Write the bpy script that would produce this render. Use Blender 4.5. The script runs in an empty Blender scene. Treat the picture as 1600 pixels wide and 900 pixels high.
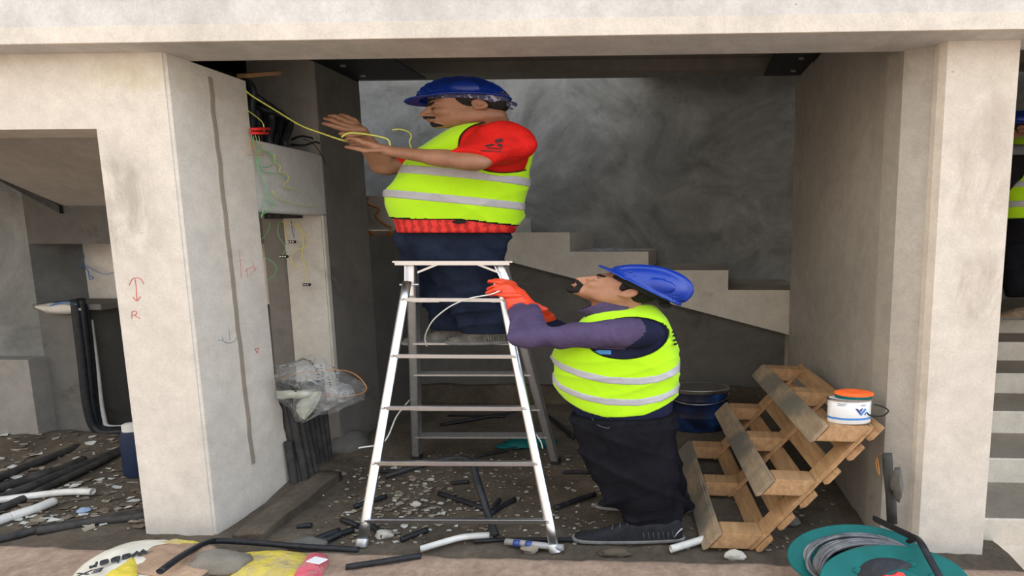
import bpy, bmesh, math, random
import numpy as np
from mathutils import Vector, Matrix, Euler
from mathutils import noise as mnoise

C = bpy.context.scene.collection
SC = bpy.context.scene
PI = math.pi
random.seed(7)

# ------------------------------------------------------------------ camera
FPX, CX, CY, YAW, PITCH, CAMH = 830., 1040., 469., .04, math.radians(6.8), 1.85
cam_d = bpy.data.cameras.new('camera'); cam = bpy.data.objects.new('camera', cam_d); C.objects.link(cam)
cam.location = (0, 0, CAMH); cam.rotation_euler = (PI/2-PITCH, 0, YAW)
cam_d.sensor_width = 36; cam_d.lens = FPX/1600*36
cam_d.shift_x = (800-CX)/1600; cam_d.shift_y = (CY-450)/1600; cam_d.clip_start = .05
SC.camera = cam
RM = np.array(Euler((PI/2-PITCH, 0, YAW)).to_matrix())
def at(px, py, Y=None, X=None, Z=None):
    d = RM @ np.array([(px-CX)/FPX, -(py-CY)/FPX, -1.])
    if Y is not None: t = Y/d[1]
    elif X is not None: t = X/d[0]
    else: t = (Z-CAMH)/d[2]
    return Vector((t*d[0], t*d[1], CAMH+t*d[2]))

# ------------------------------------------------------------------ light
SC.view_settings.view_transform = 'Standard'; SC.view_settings.look = 'None'
SC.view_settings.gamma = 1; SC.view_settings.use_curve_mapping = False
SC.view_settings.exposure = 0.0
W = bpy.data.worlds.new('sky'); SC.world = W; W.use_nodes = True
nt = W.node_tree; nt.nodes.clear()
wo = nt.nodes.new('ShaderNodeOutputWorld'); bg = nt.nodes.new('ShaderNodeBackground')
tc = nt.nodes.new('ShaderNodeTexCoord'); sep = nt.nodes.new('ShaderNodeSeparateXYZ')
nt.links.new(tc.outputs['Generated'], sep.inputs[0])
def wramp(inp, stops):
    r = nt.nodes.new('ShaderNodeValToRGB'); e = r.color_ramp.elements
    e[0].position, e[0].color = stops[0][0], (*stops[0][1], 1)
    e[1].position, e[1].color = stops[-1][0], (*stops[-1][1], 1)
    for p, c in stops[1:-1]:
        n = e.new(p); n.color = (*c, 1)
    nt.links.new(inp, r.inputs[0]); return r.outputs[0]
mr = nt.nodes.new('ShaderNodeMapRange'); mr.inputs[1].default_value = -1; mr.inputs[2].default_value = 1
nt.links.new(sep.outputs['Z'], mr.inputs[0])
# hazy sky, warm sunlit sand and buildings low down, pale blue higher up
up = wramp(mr.outputs[0], [(0, (.42,.34,.27)), (.46, (.70,.60,.50)), (.53, (1.0,.90,.78)), (.66, (1.0,.99,.97)), (1, (.80,.92,1.08))])
mr2 = nt.nodes.new('ShaderNodeMapRange'); mr2.inputs[1].default_value = -1; mr2.inputs[2].default_value = 1
nt.links.new(sep.outputs['X'], mr2.inputs[0])
side = wramp(mr2.outputs[0], [(0, (1.03,.96,.88)), (.45, (1.0,.96,.92)), (.72, (1.12,1.2,1.32)), (1, (1.85,2.1,2.5))])
mx = nt.nodes.new('ShaderNodeMix'); mx.data_type = 'RGBA'; mx.blend_type = 'MULTIPLY'; mx.inputs[0].default_value = 1
nt.links.new(up, mx.inputs[6]); nt.links.new(side, mx.inputs[7])
nt.links.new(mx.outputs[2], bg.inputs[0]); nt.links.new(bg.outputs[0], wo.inputs[0])
bg.inputs[1].default_value = 1.95

# ------------------------------------------------------------------ helpers
def tag(o, label=None, cat=None, group=None, kind=None):
    if label: o['label'] = label
    if cat: o['category'] = cat
    if group: o['group'] = group
    if kind: o['kind'] = kind
    return o
def empty(name, loc, label=None, cat=None, group=None, rz=0):
    o = bpy.data.objects.new(name, None); C.objects.link(o); o.location = loc; o.rotation_euler.z = rz
    o.empty_display_size = .1
    return tag(o, label, cat, group)
def obj(name, verts, faces, m, parent=None, smooth=False, mi=None):
    me = bpy.data.meshes.new(name)
    me.from_pydata([tuple(v) for v in verts], [], [tuple(f) for f in faces])
    for x in (m if isinstance(m, (list, tuple)) else [m]): me.materials.append(x)
    if mi is not None: me.polygons.foreach_set('material_index', np.asarray(mi, dtype=np.int32))
    if smooth: me.polygons.foreach_set('use_smooth', [True]*len(me.polygons))
    me.update()
    o = bpy.data.objects.new(name, me); C.objects.link(o)
    if parent: o.parent = parent
    return o
def from_bm(name, bm, m, parent=None, smooth=False):
    me = bpy.data.meshes.new(name); bm.normal_update(); bm.to_mesh(me); bm.free()
    for x in (m if isinstance(m, (list, tuple)) else [m]): me.materials.append(x)
    if smooth: me.polygons.foreach_set('use_smooth', [True]*len(me.polygons))
    o = bpy.data.objects.new(name, me); C.objects.link(o)
    if parent: o.parent = parent
    return o
def add_para(bm, o, a, b, c, bev=0):
    o, a, b, c = map(Vector, (o, a, b, c))
    vs = [bm.verts.new(o+a*i+b*j+c*k) for i in (0, 1) for j in (0, 1) for k in (0, 1)]
    fs = [bm.faces.new([vs[i] for i in q]) for q in ((0,1,3,2),(4,6,7,5),(0,4,5,1),(2,3,7,6),(0,2,6,4),(1,5,7,3))]
    if a.cross(b).dot(c) < 0:
        for f in fs: f.normal_flip()
    if bev:
        es = list({e for f in fs for e in f.edges})
        bmesh.ops.bevel(bm, geom=es, offset=bev, segments=2, affect='EDGES', clamp_overlap=True)
def add_box(bm, x0, x1, y0, y1, z0, z1, bev=0):
    add_para(bm, (x0,y0,z0), (x1-x0,0,0), (0,y1-y0,0), (0,0,z1-z0), bev)
def box(name, x0, x1, y0, y1, z0, z1, m, parent=None, bev=0, kind=None):
    bm = bmesh.new(); add_box(bm, x0, x1, y0, y1, z0, z1, bev); o = from_bm(name, bm, m, parent)
    if kind: o['kind'] = kind
    return o
def prism(name, pts, axis, a0, a1, m, parent=None, kind=None):
    """polygon pts extruded along axis 'X','Y' or 'Z' between a0 and a1"""
    def mk(p, a): return {'X': (a,p[0],p[1]), 'Y': (p[0],a,p[1]), 'Z': (p[0],p[1],a)}[axis]
    bm = bmesh.new()
    A = [bm.verts.new(mk(p, a0)) for p in pts]; B = [bm.verts.new(mk(p, a1)) for p in pts]
    bm.faces.new(A); bm.faces.new(list(reversed(B))); n = len(pts)
    for i in range(n): bm.faces.new([A[i], B[i], B[(i+1)%n], A[(i+1)%n]])
    bmesh.ops.recalc_face_normals(bm, faces=bm.faces)
    o = from_bm(name, bm, m, parent)
    if kind: o['kind'] = kind
    return o
def spline(pts, n=8):
    """Catmull-Rom through pts"""
    P = [np.array(p, float) for p in pts]
    if len(P) < 3: return [Vector(p) for p in P]
    P = [2*P[0]-P[1]]+P+[2*P[-1]-P[-2]]; out = []
    for i in range(1, len(P)-2):
        for k in range(n):
            t = k/n; a, b, c, d = P[i-1:i+3]
            out.append(Vector(.5*((2*b)+(-a+c)*t+(2*a-5*b+4*c-d)*t*t+(-a+3*b-3*c+d)*t**3)))
    out.append(Vector(P[-2])); return out
def add_tube(bm, pts, r, seg=10, hollow=0, caps=True, sx=1):
    pts = [Vector(p) for p in pts]; n = len(pts)
    R_ = r if isinstance(r, (list, tuple)) else [r]*n
    t0 = (pts[1]-pts[0]).normalized(); u = t0.orthogonal().normalized(); rings = []
    for i, p in enumerate(pts):
        t = (pts[min(i+1, n-1)]-pts[max(i-1, 0)]).normalized()
        u = (u-t*u.dot(t)); u = u.normalized() if u.length > 1e-6 else t.orthogonal().normalized()
        w = t.cross(u)
        ring = []
        for k in range(seg):
            d = (u*math.cos(2*PI*k/seg)+w*math.sin(2*PI*k/seg))*R_[i]; d.x *= sx
            ring.append(bm.verts.new(p+d))
        rings.append(ring)
    for a, b in zip(rings, rings[1:]):
        for k in range(seg): bm.faces.new([a[k], a[(k+1)%seg], b[(k+1)%seg], b[k]])
    def cap(ring, p, inward, flip):
        if hollow:
            inner = [bm.verts.new(p+(v.co-p)*hollow) for v in ring]
            deep = [bm.verts.new(v.co+inward*max(.03, 3*R_[0])) for v in inner]
            for k in range(seg):
                q = [ring[k], ring[(k+1)%seg], inner[(k+1)%seg], inner[k]]; bm.faces.new(q if flip else q[::-1])
                q = [inner[k], inner[(k+1)%seg], deep[(k+1)%seg], deep[k]]; bm.faces.new(q if flip else q[::-1])
            bm.faces.new(deep[::-1] if flip else deep)
        else: bm.faces.new(ring[::-1] if flip else ring)
    if caps:
        cap(rings[0], pts[0], (pts[1]-pts[0]).normalized(), True)
        cap(rings[-1], pts[-1], (pts[-2]-pts[-1]).normalized(), False)
def tube(name, pts, r, m, parent=None, seg=10, hollow=0, smooth_n=0, sx=1):
    bm = bmesh.new(); add_tube(bm, spline(pts, smooth_n) if smooth_n else pts, r, seg, hollow, sx=sx)
    bmesh.ops.recalc_face_normals(bm, faces=bm.faces)
    o = from_bm(name, bm, m, parent, smooth=False)
    me = o.data
    me.polygons.foreach_set('use_smooth', [len(p.vertices) == 4 for p in me.polygons]); return o
def add_lathe(bm, prof, c, axis=(0,0,1), sx=1, seg=32, sweep=1):
    """revolve (radius,height) profile; x radii scaled by sx"""
    q = Vector((0,0,1)).rotation_difference(Vector(axis).normalized()); c = Vector(c); rings = []
    for r, h in prof:
        ring = []
        for k in range(seg):
            a = 2*PI*k/seg; v = q @ Vector((r*math.cos(a), r*math.sin(a), h)); v.x *= sx
            ring.append(bm.verts.new(c+v))
        rings.append(ring)
    for a, b in zip(rings, rings[1:]):
        for k in range(seg): bm.faces.new([a[k], a[(k+1)%seg], b[(k+1)%seg], b[k]])
    bm.faces.new(rings[0][::-1]); bm.faces.new(rings[-1])
def lathe(name, prof, c, m, parent=None, axis=(0,0,1), sx=1, seg=32):
    bm = bmesh.new(); add_lathe(bm, prof, c, axis, sx, seg); bmesh.ops.recalc_face_normals(bm, faces=bm.faces)
    o = from_bm(name, bm, m, parent)
    o.data.polygons.foreach_set('use_smooth', [len(p.vertices) == 4 for p in o.data.polygons])
    o.data.set_sharp_from_angle(angle=math.radians(40)); return o
def text_mesh(name, body, size, M, m, parent=None, sx=1, extrude=.0005):
    cu = bpy.data.curves.new(name, 'FONT'); cu.body = body; cu.size = size; cu.extrude = extrude
    cu.align_x = 'CENTER'; cu.align_y = 'CENTER'
    t = bpy.data.objects.new(name+'_src', cu); C.objects.link(t)
    dg = bpy.context.evaluated_depsgraph_get(); dg.update()
    me = bpy.data.meshes.new_from_object(t.evaluated_get(dg)); bpy.data.objects.remove(t)
    for v in me.vertices:
        v.co.x *= sx; v.co = M @ v.co
    me.materials.clear(); me.materials.append(m); me.name = name
    o = bpy.data.objects.new(name, me); C.objects.link(o)
    if parent: o.parent = parent
    return o
def lump(name, c, r, m, seed=0, parent=None, sub=3, amp=.35):
    """irregular stone: noise-displaced icosphere"""
    bm = bmesh.new(); bmesh.ops.create_icosphere(bm, subdivisions=sub, radius=1)
    for v in bm.verts:
        n = mnoise.noise(v.co*1.3+Vector((seed*3.1, 0, 0)))*amp+mnoise.noise(v.co*3.5+Vector((seed, 5, 0)))*amp*.4
        p = v.co*(1+n); v.co = Vector((p.x*r[0], p.y*r[1], p.z*r[2]))+Vector(c)
    return from_bm(name, bm, m, parent, smooth=True)

# ------------------------------------------------------------------ materials
def srgb(r, g, b):
    f = lambda c: (c/255/12.92) if c/255 <= .04045 else ((c/255+.055)/1.055)**2.4
    return (f(r), f(g), f(b))
class NB:
    def __init__(s, name, rough=.6, metal=0):
        s.m = bpy.data.materials.new(name); s.m.use_nodes = True; s.t = s.m.node_tree
        s.b = s.t.nodes['Principled BSDF']; s.b.inputs['Roughness'].default_value = rough
        s.b.inputs['Metallic'].default_value = metal; s.tc = s.t.nodes.new('ShaderNodeTexCoord')
    def n(s, k): return s.t.nodes.new(k)
    def l(s, a, b): s.t.links.new(a, b)
    def vec(s, scale=(1,1,1), coord='Object', rot=(0,0,0)):
        m = s.n('ShaderNodeMapping'); m.inputs['Scale'].default_value = scale; m.inputs['Rotation'].default_value = rot
        s.l(s.tc.outputs[coord], m.inputs[0]); return m.outputs[0]
    def noise(s, scale, detail=6, rough=.6, dist=0, vec=None):
        n = s.n('ShaderNodeTexNoise'); n.inputs['Scale'].default_value = scale; n.inputs['Detail'].default_value = detail
        n.inputs['Roughness'].default_value = rough; n.inputs['Distortion'].default_value = dist
        s.l(vec if vec is not None else s.tc.outputs['Object'], n.inputs['Vector']); return n.outputs[0]
    def ramp(s, inp, stops):
        r = s.n('ShaderNodeValToRGB'); e = r.color_ramp.elements
        def c4(c): return (*c, 1) if isinstance(c, (tuple, list)) else (c, c, c, 1)
        e[0].position, e[0].color = stops[0][0], c4(stops[0][1]); e[1].position, e[1].color = stops[-1][0], c4(stops[-1][1])
        for p, c in stops[1:-1]: e.new(p).color = c4(c)
        s.l(inp, r.inputs[0]); return r.outputs[0]
    def mix(s, fac, a, b, mode='MIX'):
        m = s.n('ShaderNodeMix'); m.data_type = 'RGBA'; m.blend_type = mode
        for v, k in ((fac, 0), (a, 6), (b, 7)):
            if isinstance(v, (int, float)): m.inputs[k].default_value = v if k == 0 else (v, v, v, 1)
            elif isinstance(v, (tuple, list)): m.inputs[k].default_value = (*v, 1)
            else: s.l(v, m.inputs[k])
        return m.outputs[2]
    def base(s, c):
        if isinstance(c, (tuple, list)): s.b.inputs['Base Color'].default_value = (*c, 1)
        else: s.l(c, s.b.inputs['Base Color'])
    def bump(s, h, strength=.3, dist=.01):
        b = s.n('ShaderNodeBump'); b.inputs['Strength'].default_value = strength; b.inputs['Distance'].default_value = dist
        s.l(h, b.inputs['Height']); s.l(b.outputs[0], s.b.inputs['Normal'])
def flat(name, col, rough=.5, metal=0, var=.12, vs=25, bump=0, bs=60, bd=.003):
    """plain coloured material with slight mottling"""
    M = NB(name, rough, metal)
    if max(col) < .12: M.b.inputs['Specular IOR Level'].default_value = .22
    dark = tuple(c*(1-var) for c in col); lite = tuple(min(1, c*(1+var)) for c in col)
    M.base(M.ramp(M.noise(vs), [(.3, dark), (.7, lite)]))
    if bump: M.bump(M.noise(bs, 4), bump, bd)
    return M.m
def concrete(name, c1, c2, stain=None, big=1.1, pits=.5, bump=.25, swirl=0, stain_lo=.58, streak=False, spots=()):
    M = NB(name, .88)
    a = M.ramp(M.noise(big, 8, .62, swirl), [(.32, c1), (.68, c2)])
    f = M.ramp(M.noise(9, 6, .7, swirl*.6), [(.3, .86), (.7, 1.08)])
    col = M.mix(1, a, f, 'MULTIPLY')
    fine = M.ramp(M.noise(70, 3), [(.3, .93), (.7, 1.05)]); col = M.mix(1, col, fine, 'MULTIPLY')
    if stain:
        v = M.vec((1, 1, .35)) if streak else None
        k = M.ramp(M.noise(1.7, 8, .7, .4, vec=v), [(stain_lo, 0.), (stain_lo+.12, 1.)])
        col = M.mix(k, col, stain)
    for (sx_, sz_, rx_, rz_, cs) in spots:      # patches of grime where the plaster itself is stained
        mp = M.n('ShaderNodeMapping'); mp.inputs['Location'].default_value = (-sx_/rx_, 0, -sz_/rz_); mp.inputs['Scale'].default_value = (1/rx_, 0, 1/rz_); M.l(M.tc.outputs['Object'], mp.inputs[0])
        gr = M.n('ShaderNodeTexGradient'); gr.gradient_type = 'SPHERICAL'; M.l(mp.outputs[0], gr.inputs[0])
        nz = M.ramp(M.noise(5, 10, .75, .5, vec=M.vec((1.3, 1, .6))), [(.40, 0.), (.62, 1.)])
        k = M.mix(1, M.ramp(gr.outputs[0], [(.0, 0.), (.5, 1.)]), nz, 'MULTIPLY'); col = M.mix(M.mix(1, k, .75, 'MULTIPLY'), col, cs)
    if pits:
        vo = M.n('ShaderNodeTexVoronoi'); vo.inputs['Scale'].default_value = 16; vo.inputs['Randomness'].default_value = 1
        M.l(M.vec((.45, 1, 1)), vo.inputs['Vector'])
        p = M.ramp(vo.outputs['Distance'], [(.045, 1.), (.075, 0.)])
        g = M.ramp(M.noise(4), [(.52, 0.), (.6, 1.)]); pg = M.mix(1, p, g, 'MULTIPLY')
        col = M.mix(M.mix(1, pg, pits, 'MULTIPLY'), col, tuple(c*.35 for c in c1))
    M.base(col)
    h = M.mix(.5, M.noise(6, 8, .6, swirl), M.noise(90, 3)); M.bump(h, bump, .012)
    return M.m
# finished facade plaster, cooler cast concrete, raw grey render, dark dusty dirt
m_face = concrete('smooth_cream_plaster', (.56,.505,.435), (.665,.60,.515), stain=(.44,.39,.33), stain_lo=.62, streak=True, spots=((-3.30,2.05,.32,.42,(.34,.30,.25)), (1.60,2.25,.26,.5,(.42,.35,.28)), (-3.15,2.75,.35,.10,(.50,.44,.27)), (1.62,1.55,.2,.3,(.40,.34,.28))))
m_beam = concrete('cast_concrete_lintel', (.47,.45,.42), (.62,.595,.555), stain=(.40,.375,.33), big=2.2, stain_lo=.62, streak=True)
m_ret = concrete('pale_grey_plaster', (.50,.48,.44), (.58,.555,.51), stain=(.38,.36,.32), stain_lo=.66, pits=.6)
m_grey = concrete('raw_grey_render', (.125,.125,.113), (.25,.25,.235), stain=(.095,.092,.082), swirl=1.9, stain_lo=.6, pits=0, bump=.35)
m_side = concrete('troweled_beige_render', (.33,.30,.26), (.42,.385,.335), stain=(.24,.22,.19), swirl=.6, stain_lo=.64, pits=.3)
m_stair = concrete('dusty_stair_concrete', (.50,.465,.40), (.62,.58,.50), stain=(.33,.30,.25), stain_lo=.64, pits=.5)
m_tread = concrete('dirty_stair_tread', (.21,.18,.14), (.33,.285,.225), stain=(.13,.11,.08), pits=0)
m_shade = concrete('shaded_grey_render', (.14,.13,.115), (.20,.185,.16), stain=(.10,.095,.085), swirl=.6, pits=.3)  # grey render with the shade of the inner left wall put into its colour
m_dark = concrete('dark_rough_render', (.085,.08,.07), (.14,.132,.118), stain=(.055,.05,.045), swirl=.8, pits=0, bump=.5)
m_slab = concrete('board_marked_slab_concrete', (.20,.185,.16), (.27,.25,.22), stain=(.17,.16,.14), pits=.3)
m_mortar = concrete('brown_mortar', (.24,.20,.155), (.33,.28,.22), pits=0)
def dirt(name, c1, c2, c3, bump=.8):
    M = NB(name, .95)
    a = M.ramp(M.noise(2.2, 8, .7, .3), [(.3, c1), (.5, c2), (.72, c3)])
    f = M.ramp(M.noise(22, 8, .75), [(.3, .65), (.7, 1.25)]); col = M.mix(1, a, f, 'MULTIPLY')
    M.base(col); M.bump(M.mix(.5, M.noise(14, 8, .7), M.noise(60, 6, .7)), bump, .03); return M.m
m_dirt = dirt('dusty_brown_floor', (.062,.045,.030), (.105,.081,.055), (.165,.128,.09))
m_ledge = dirt('sandy_terrace_screed', (.27,.18,.125), (.36,.25,.18), (.45,.325,.24), .6)
m_wood = None
def wood(name, c1, c2, grey=None, rot=(0,0,0), scale=(1.2, 14, 14)):
    M = NB(name, .75)
    g = M.noise(2.5, 8, .6, .5, vec=M.vec(scale, rot=rot))
    col = M.ramp(g, [(.3, c1), (.7, c2)])
    if grey: col = M.mix(M.ramp(M.noise(2.3, 5, .6), [(.45, 0.), (.6, 1.)]), col, grey)
    M.base(col); M.bump(g, .25, .004); return M.m
m_wood = wood('pale_pine_wood', (.29,.155,.065), (.47,.28,.135), scale=(12, 1.2, 12))
m_woodg = wood('weathered_grey_pine', (.24,.165,.10), (.40,.29,.18), grey=(.15,.13,.10), scale=(12, 1.2, 12))
m_black = flat('black_plastic_conduit', (.018,.019,.022), .42, var=.4, bump=.1)
m_dusty = flat('dusty_black_conduit', (.045,.042,.038), .75, var=.5, vs=12)
m_pvc = flat('white_pvc_pipe', (.62,.60,.55), .45, var=.15, vs=10)
m_alu = flat('brushed_aluminium', (.60,.61,.64), .30, 1, var=.06)
m_alud = flat('dull_aluminium', (.52,.52,.52), .42, .85, var=.12)
m_steel = flat('dark_steel_plate', (.045,.045,.047), .55, .6, var=.3)
m_rubber = flat('black_rubber', (.02,.02,.02), .8)
m_red = flat('red_plastic', (.75,.025,.02), .4)
m_orange = flat('orange_plastic', (.90,.13,.02), .45)
m_teal = flat('teal_plastic', (.0,.105,.10), .5, var=.18, vs=9)
m_yelw = flat('yellow_green_wire_sheath', (.62,.62,.12), .5)
m_greenw = flat('green_wire_sheath', (.16,.50,.20), .5)
m_yelloww = flat('yellow_wire_sheath', (.70,.60,.14), .5)
m_bluew = flat('blue_wire_sheath', (.04,.16,.42), .5)
m_whitew = flat('white_cord', (.7,.7,.66), .5)
m_orangew = flat('copper_orange_wire', (.62,.25,.06), .5)

# ------------------------------------------------------------------ setting
def S(o): o['kind'] = 'structure'; return o
XL, XR = -2.93, 1.165
LZ = 2.875       # underside of the front lintel
# front beam over everything
bm = bmesh.new(); add_box(bm, -9, 7, 2.85, 3.16, LZ, 4.2, .008); S(from_bm('trim_1', bm, m_beam))
bm = bmesh.new(); add_box(bm, -9, 7, 2.846, 2.87, LZ-.001, LZ+.085, .002); S(from_bm('trim_11', bm, m_face))
# left front wall: spandrel above the left opening plus the pier beside it
zo = at(75, 202, Y=3.0).z
edge = [(432,622),(441,640),(443,670),(455,700),(457,738),(447,765),(446,775),(420,812),(400,829),(386,840)]
pts = [(3.0, LZ), (3.0, 0), ] 
back = [at(px, py, X=XL) for px, py in edge[::-1]]
poly = [(3.0, LZ), (3.0, -.02)]+[(p.y, max(p.z, -.02)) for p in back]+[(at(427,570,X=XL).y, at(427,570,X=XL).z), (3.555, LZ)]
bm = bmesh.new()
xl = at(190, 520, Y=3.0).x
def colshape():
    n = len(poly); A = []; B = []
    for y, z in poly:
        A.append(bm.verts.new((XL, y, z)));
        B.append(bm.verts.new((xl, y, z)))
    bm.faces.new(A); bm.faces.new(B[::-1])
    for i in range(n): bm.faces.new([A[i], A[(i+1)%n], B[(i+1)%n], B[i]])
    bmesh.ops.recalc_face_normals(bm, faces=bm.faces)
    es = [e for e in bm.edges if all(abs(v.co.x-XL) < 1e-4 and abs(v.co.y-3.0) < 1e-4 for v in e.verts)]
    bmesh.ops.bevel(bm, geom=es, offset=.014, segments=3, affect='EDGES')
colshape(); S(from_bm('wall_pier', bm, m_face))
S(box('wall_front', -9, xl, 3.0, 3.25, zo, LZ, m_face))
# plastered wrap along the side of the pier: brown mortar chase
a, b = at(327, 120, X=XL), at(395, 725, X=XL)
chase = [a.lerp(b, i/24)+Vector((.004, mnoise.noise(Vector((i*.7,0,0)))*.012, 0)) for i in range(25)]
bm = bmesh.new()
for p, q in zip(chase, chase[1:]):
    add_para(bm, p+Vector((-.01, -.014, 0)), (.012,0,0), (0,.028,0), q-p)
S(from_bm('trim_2', bm, m_mortar))
# side return wall of the stair bay (runs back from the pier), with an upper and a lower opening
YJ0, YJ1 = 3.52, 4.25
zb0, zb1 = 2.02, 2.505
S(box('wall_left_lintel', XL-.5, XL-.006, 3.50, YJ1+.02, zb0, zb1, m_ret, bev=.01))
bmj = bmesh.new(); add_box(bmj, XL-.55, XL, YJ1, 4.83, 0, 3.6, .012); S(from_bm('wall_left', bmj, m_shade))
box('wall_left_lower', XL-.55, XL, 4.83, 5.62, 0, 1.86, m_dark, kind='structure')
# pale jamb lining the lower opening
S(box('trim_3', at(447,400,Y=4.22).x, XL-.012, 4.215, 4.26, .48, zb0+.01, m_stair, bev=.008))
S(box('trim_12', XL-.55, XL-.004, 4.235, 4.26, zb1, 3.6, m_side, bev=.006))
S(box('trim_4', XL-.012, XL+.006, 4.205, 4.25, .55, zb0, m_stair, bev=.004))
# space behind: left room walls
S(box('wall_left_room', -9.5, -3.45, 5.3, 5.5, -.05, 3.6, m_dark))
# right side wall of the bay
prof = [(1.745,3.0),(1.372,3.0),(1.345,3.035),(1.335,3.07),(1.20,3.14),(XR,3.3),(1.06,5.47),(1.45,5.47),(1.45,3.5),(1.745,3.3)]
bm = bmesh.new()
n = len(prof); A = [bm.verts.new((x, y, -.1)) for x, y in prof]; B = [bm.verts.new((x, y, 3.7)) for x, y in prof]
bm.faces.new(A); bm.faces.new(B[::-1]); fcs = []
for i in range(n): fcs.append(bm.faces.new([A[i], A[(i+1)%n], B[(i+1)%n], B[i]]))
bmesh.ops.recalc_face_normals(bm, faces=bm.faces)
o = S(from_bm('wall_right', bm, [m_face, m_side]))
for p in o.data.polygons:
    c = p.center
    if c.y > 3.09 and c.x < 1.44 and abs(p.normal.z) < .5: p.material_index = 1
# ceiling, inner beam
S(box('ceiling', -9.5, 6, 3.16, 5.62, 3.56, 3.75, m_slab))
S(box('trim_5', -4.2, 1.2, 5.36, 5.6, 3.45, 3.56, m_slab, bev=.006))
# stairwell: back wall, side walls, open to the sky above
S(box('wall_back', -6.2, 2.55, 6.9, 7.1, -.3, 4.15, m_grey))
bm = bmesh.new(); add_box(bm, -6.2, 2.55, 6.9, 7.1, 4.16, 7.0); S(from_bm('wall_back_upper', bm, m_ret))
S(box('wall_stairwell_left', -6.4, -6.2, 5.5, 7.1, -.3, 6.0, m_side))
S(box('wall_stairwell_right', 2.55, 2.7, 5.6, 7.1, -.3, 7.0, m_side))
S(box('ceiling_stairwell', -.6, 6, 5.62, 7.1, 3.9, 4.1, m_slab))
# stair flight along the back wall
ys, ye = 5.5, 6.9
def sx(px, py): p = at(px, py, Y=ys); return (p.x, p.z)
r1 = sx(890, 363); r1b = sx(890, 393); r2 = sx(1013, 393); r2b = sx(1013, 422); r3 = sx(1138, 424); r3b = sx(1138, 453)
hh = .19; w_ = r2[0]-r1[0]
x0 = r1[0]; z0 = r1[1]
st = [(x0-w_*2-1.7, z0+2*hh), (x0-w_*2, z0+2*hh), (x0-w_*2, z0+hh), (x0-w_, z0+hh), (x0-w_, z0), (x0, z0), (x0, r1b[1]), (r2[0], r1b[1]), (r2[0], r2b[1]), (r3[0], r2b[1]), (r3[0], r3b[1]), (r3[0]+w_, r3b[1]), (r3[0]+w_, r3b[1]-hh), (r3[0]+2*w_, r3b[1]-hh), (r3[0]+2*w_, r3b[1]-2*hh)]
u0 = sx(800, 408); u1 = sx(1232, 517); sl = (u1[1]-u0[1])/(u1[0]-u0[0])
xe = r3[0]+2*w_; st += [(xe, u0[1]+sl*(xe-u0[0])-.05), (x0-w_*2-.3, u0[1]+sl*(x0-w_*2-.3-u0[0])), (x0-w_*2-1.7, u0[1]+sl*(x0-w_*2-.3-u0[0]))]
o = prism('trim_stairs_back', st, 'Y', ys, ye, [m_stair, m_tread], kind='structure')
for p in o.data.polygons:
    if p.normal.z > .8: p.material_index = 1
# wall under the flight with its unplastered foot
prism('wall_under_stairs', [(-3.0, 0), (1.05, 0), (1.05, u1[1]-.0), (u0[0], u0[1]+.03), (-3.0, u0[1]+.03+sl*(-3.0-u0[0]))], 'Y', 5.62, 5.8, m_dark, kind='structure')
bm = bmesh.new(); add_box(bm, -2.95, 1.02, 5.54, 5.66, -.02, .24)
bmesh.ops.subdivide_edges(bm, edges=bm.edges, cuts=14, use_grid_fill=True)
for v in bm.verts: v.co += mnoise.noise_vector(v.co*5)*.03
S(from_bm('trim_6', bm, m_dirt))
# right bay: stairs going up and away, dark wall behind
treads = []
zb, dz, y0, dy = -.05, .18, 3.16, .49
pr_ = [(y0-.02, -.2)]
for k in range(6):
    pr_ += [(y0+dy*k+.01, zb+dz*k), (y0+dy*k, zb+dz*(k+1)-.01), (y0+dy*k+.008, zb+dz*(k+1))]
pr_ += [(7.2, zb+dz*6), (7.2, -.2)]
o = prism('trim_stairs_right', pr_, 'X', 1.745, 5.2, [m_stair, m_tread], kind='structure')
for p in o.data.polygons:
    if p.normal.z > .8: p.material_index = 1
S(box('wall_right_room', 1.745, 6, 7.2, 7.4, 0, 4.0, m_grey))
S(box('wall_stairs_right', 5.2, 5.4, 3.0, 7.3, -.2, 4, m_side))
# left bay interior
yb = 4.5
def lx(px, py, Y=yb): return at(px, py, Y=Y).x
def lz(px, py, Y=yb): return at(px, py, Y=Y).z
nz1, nz0 = lz(90, 381), lz(160, 475)
nx0, nx1 = lx(50, 420), lx(205, 420)
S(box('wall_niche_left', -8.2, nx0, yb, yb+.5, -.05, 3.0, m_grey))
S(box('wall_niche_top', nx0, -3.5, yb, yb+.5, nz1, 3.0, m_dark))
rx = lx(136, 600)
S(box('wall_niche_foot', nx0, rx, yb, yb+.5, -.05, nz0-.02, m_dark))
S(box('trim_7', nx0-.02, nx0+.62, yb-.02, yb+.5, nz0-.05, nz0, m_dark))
# back of the niche: tan half and white half
xm = at(133, 420, Y=yb+.45).x
S(box('wall_niche_back', nx0-.3, xm, yb+.45, yb+.55, .0, 3.0, m_side))
S(box('wall_niche_pier', xm, -3.46, yb+.42, yb+.55, nz0-.05, 3.0, m_face))
S(box('wall_corner_block', -8.2, at(52, 620, Y=4.36).x, 4.36, yb, -.05, at(20, 562, Y=4.36).z, m_slab))
# sloping flight overhead in the left bay
a0 = at(0, 268, Y=yb); a1 = at(98, 321, Y=yb); zt = at(160, 324, Y=yb).z
fl = [(a1.x-3, a1.z+3*(a0.z-a1.z)/(a1.x-a0.x)), (a1.x, a1.z), (-3.5, zt), (-3.5, zt+.25), (a1.x, a1.z+.3), (a1.x-3, a1.z+.3+3*(a0.z-a1.z)/(a1.x-a0.x))]
dsl = (a0.z-a1.z)/(a1.x-a0.x)
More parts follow.
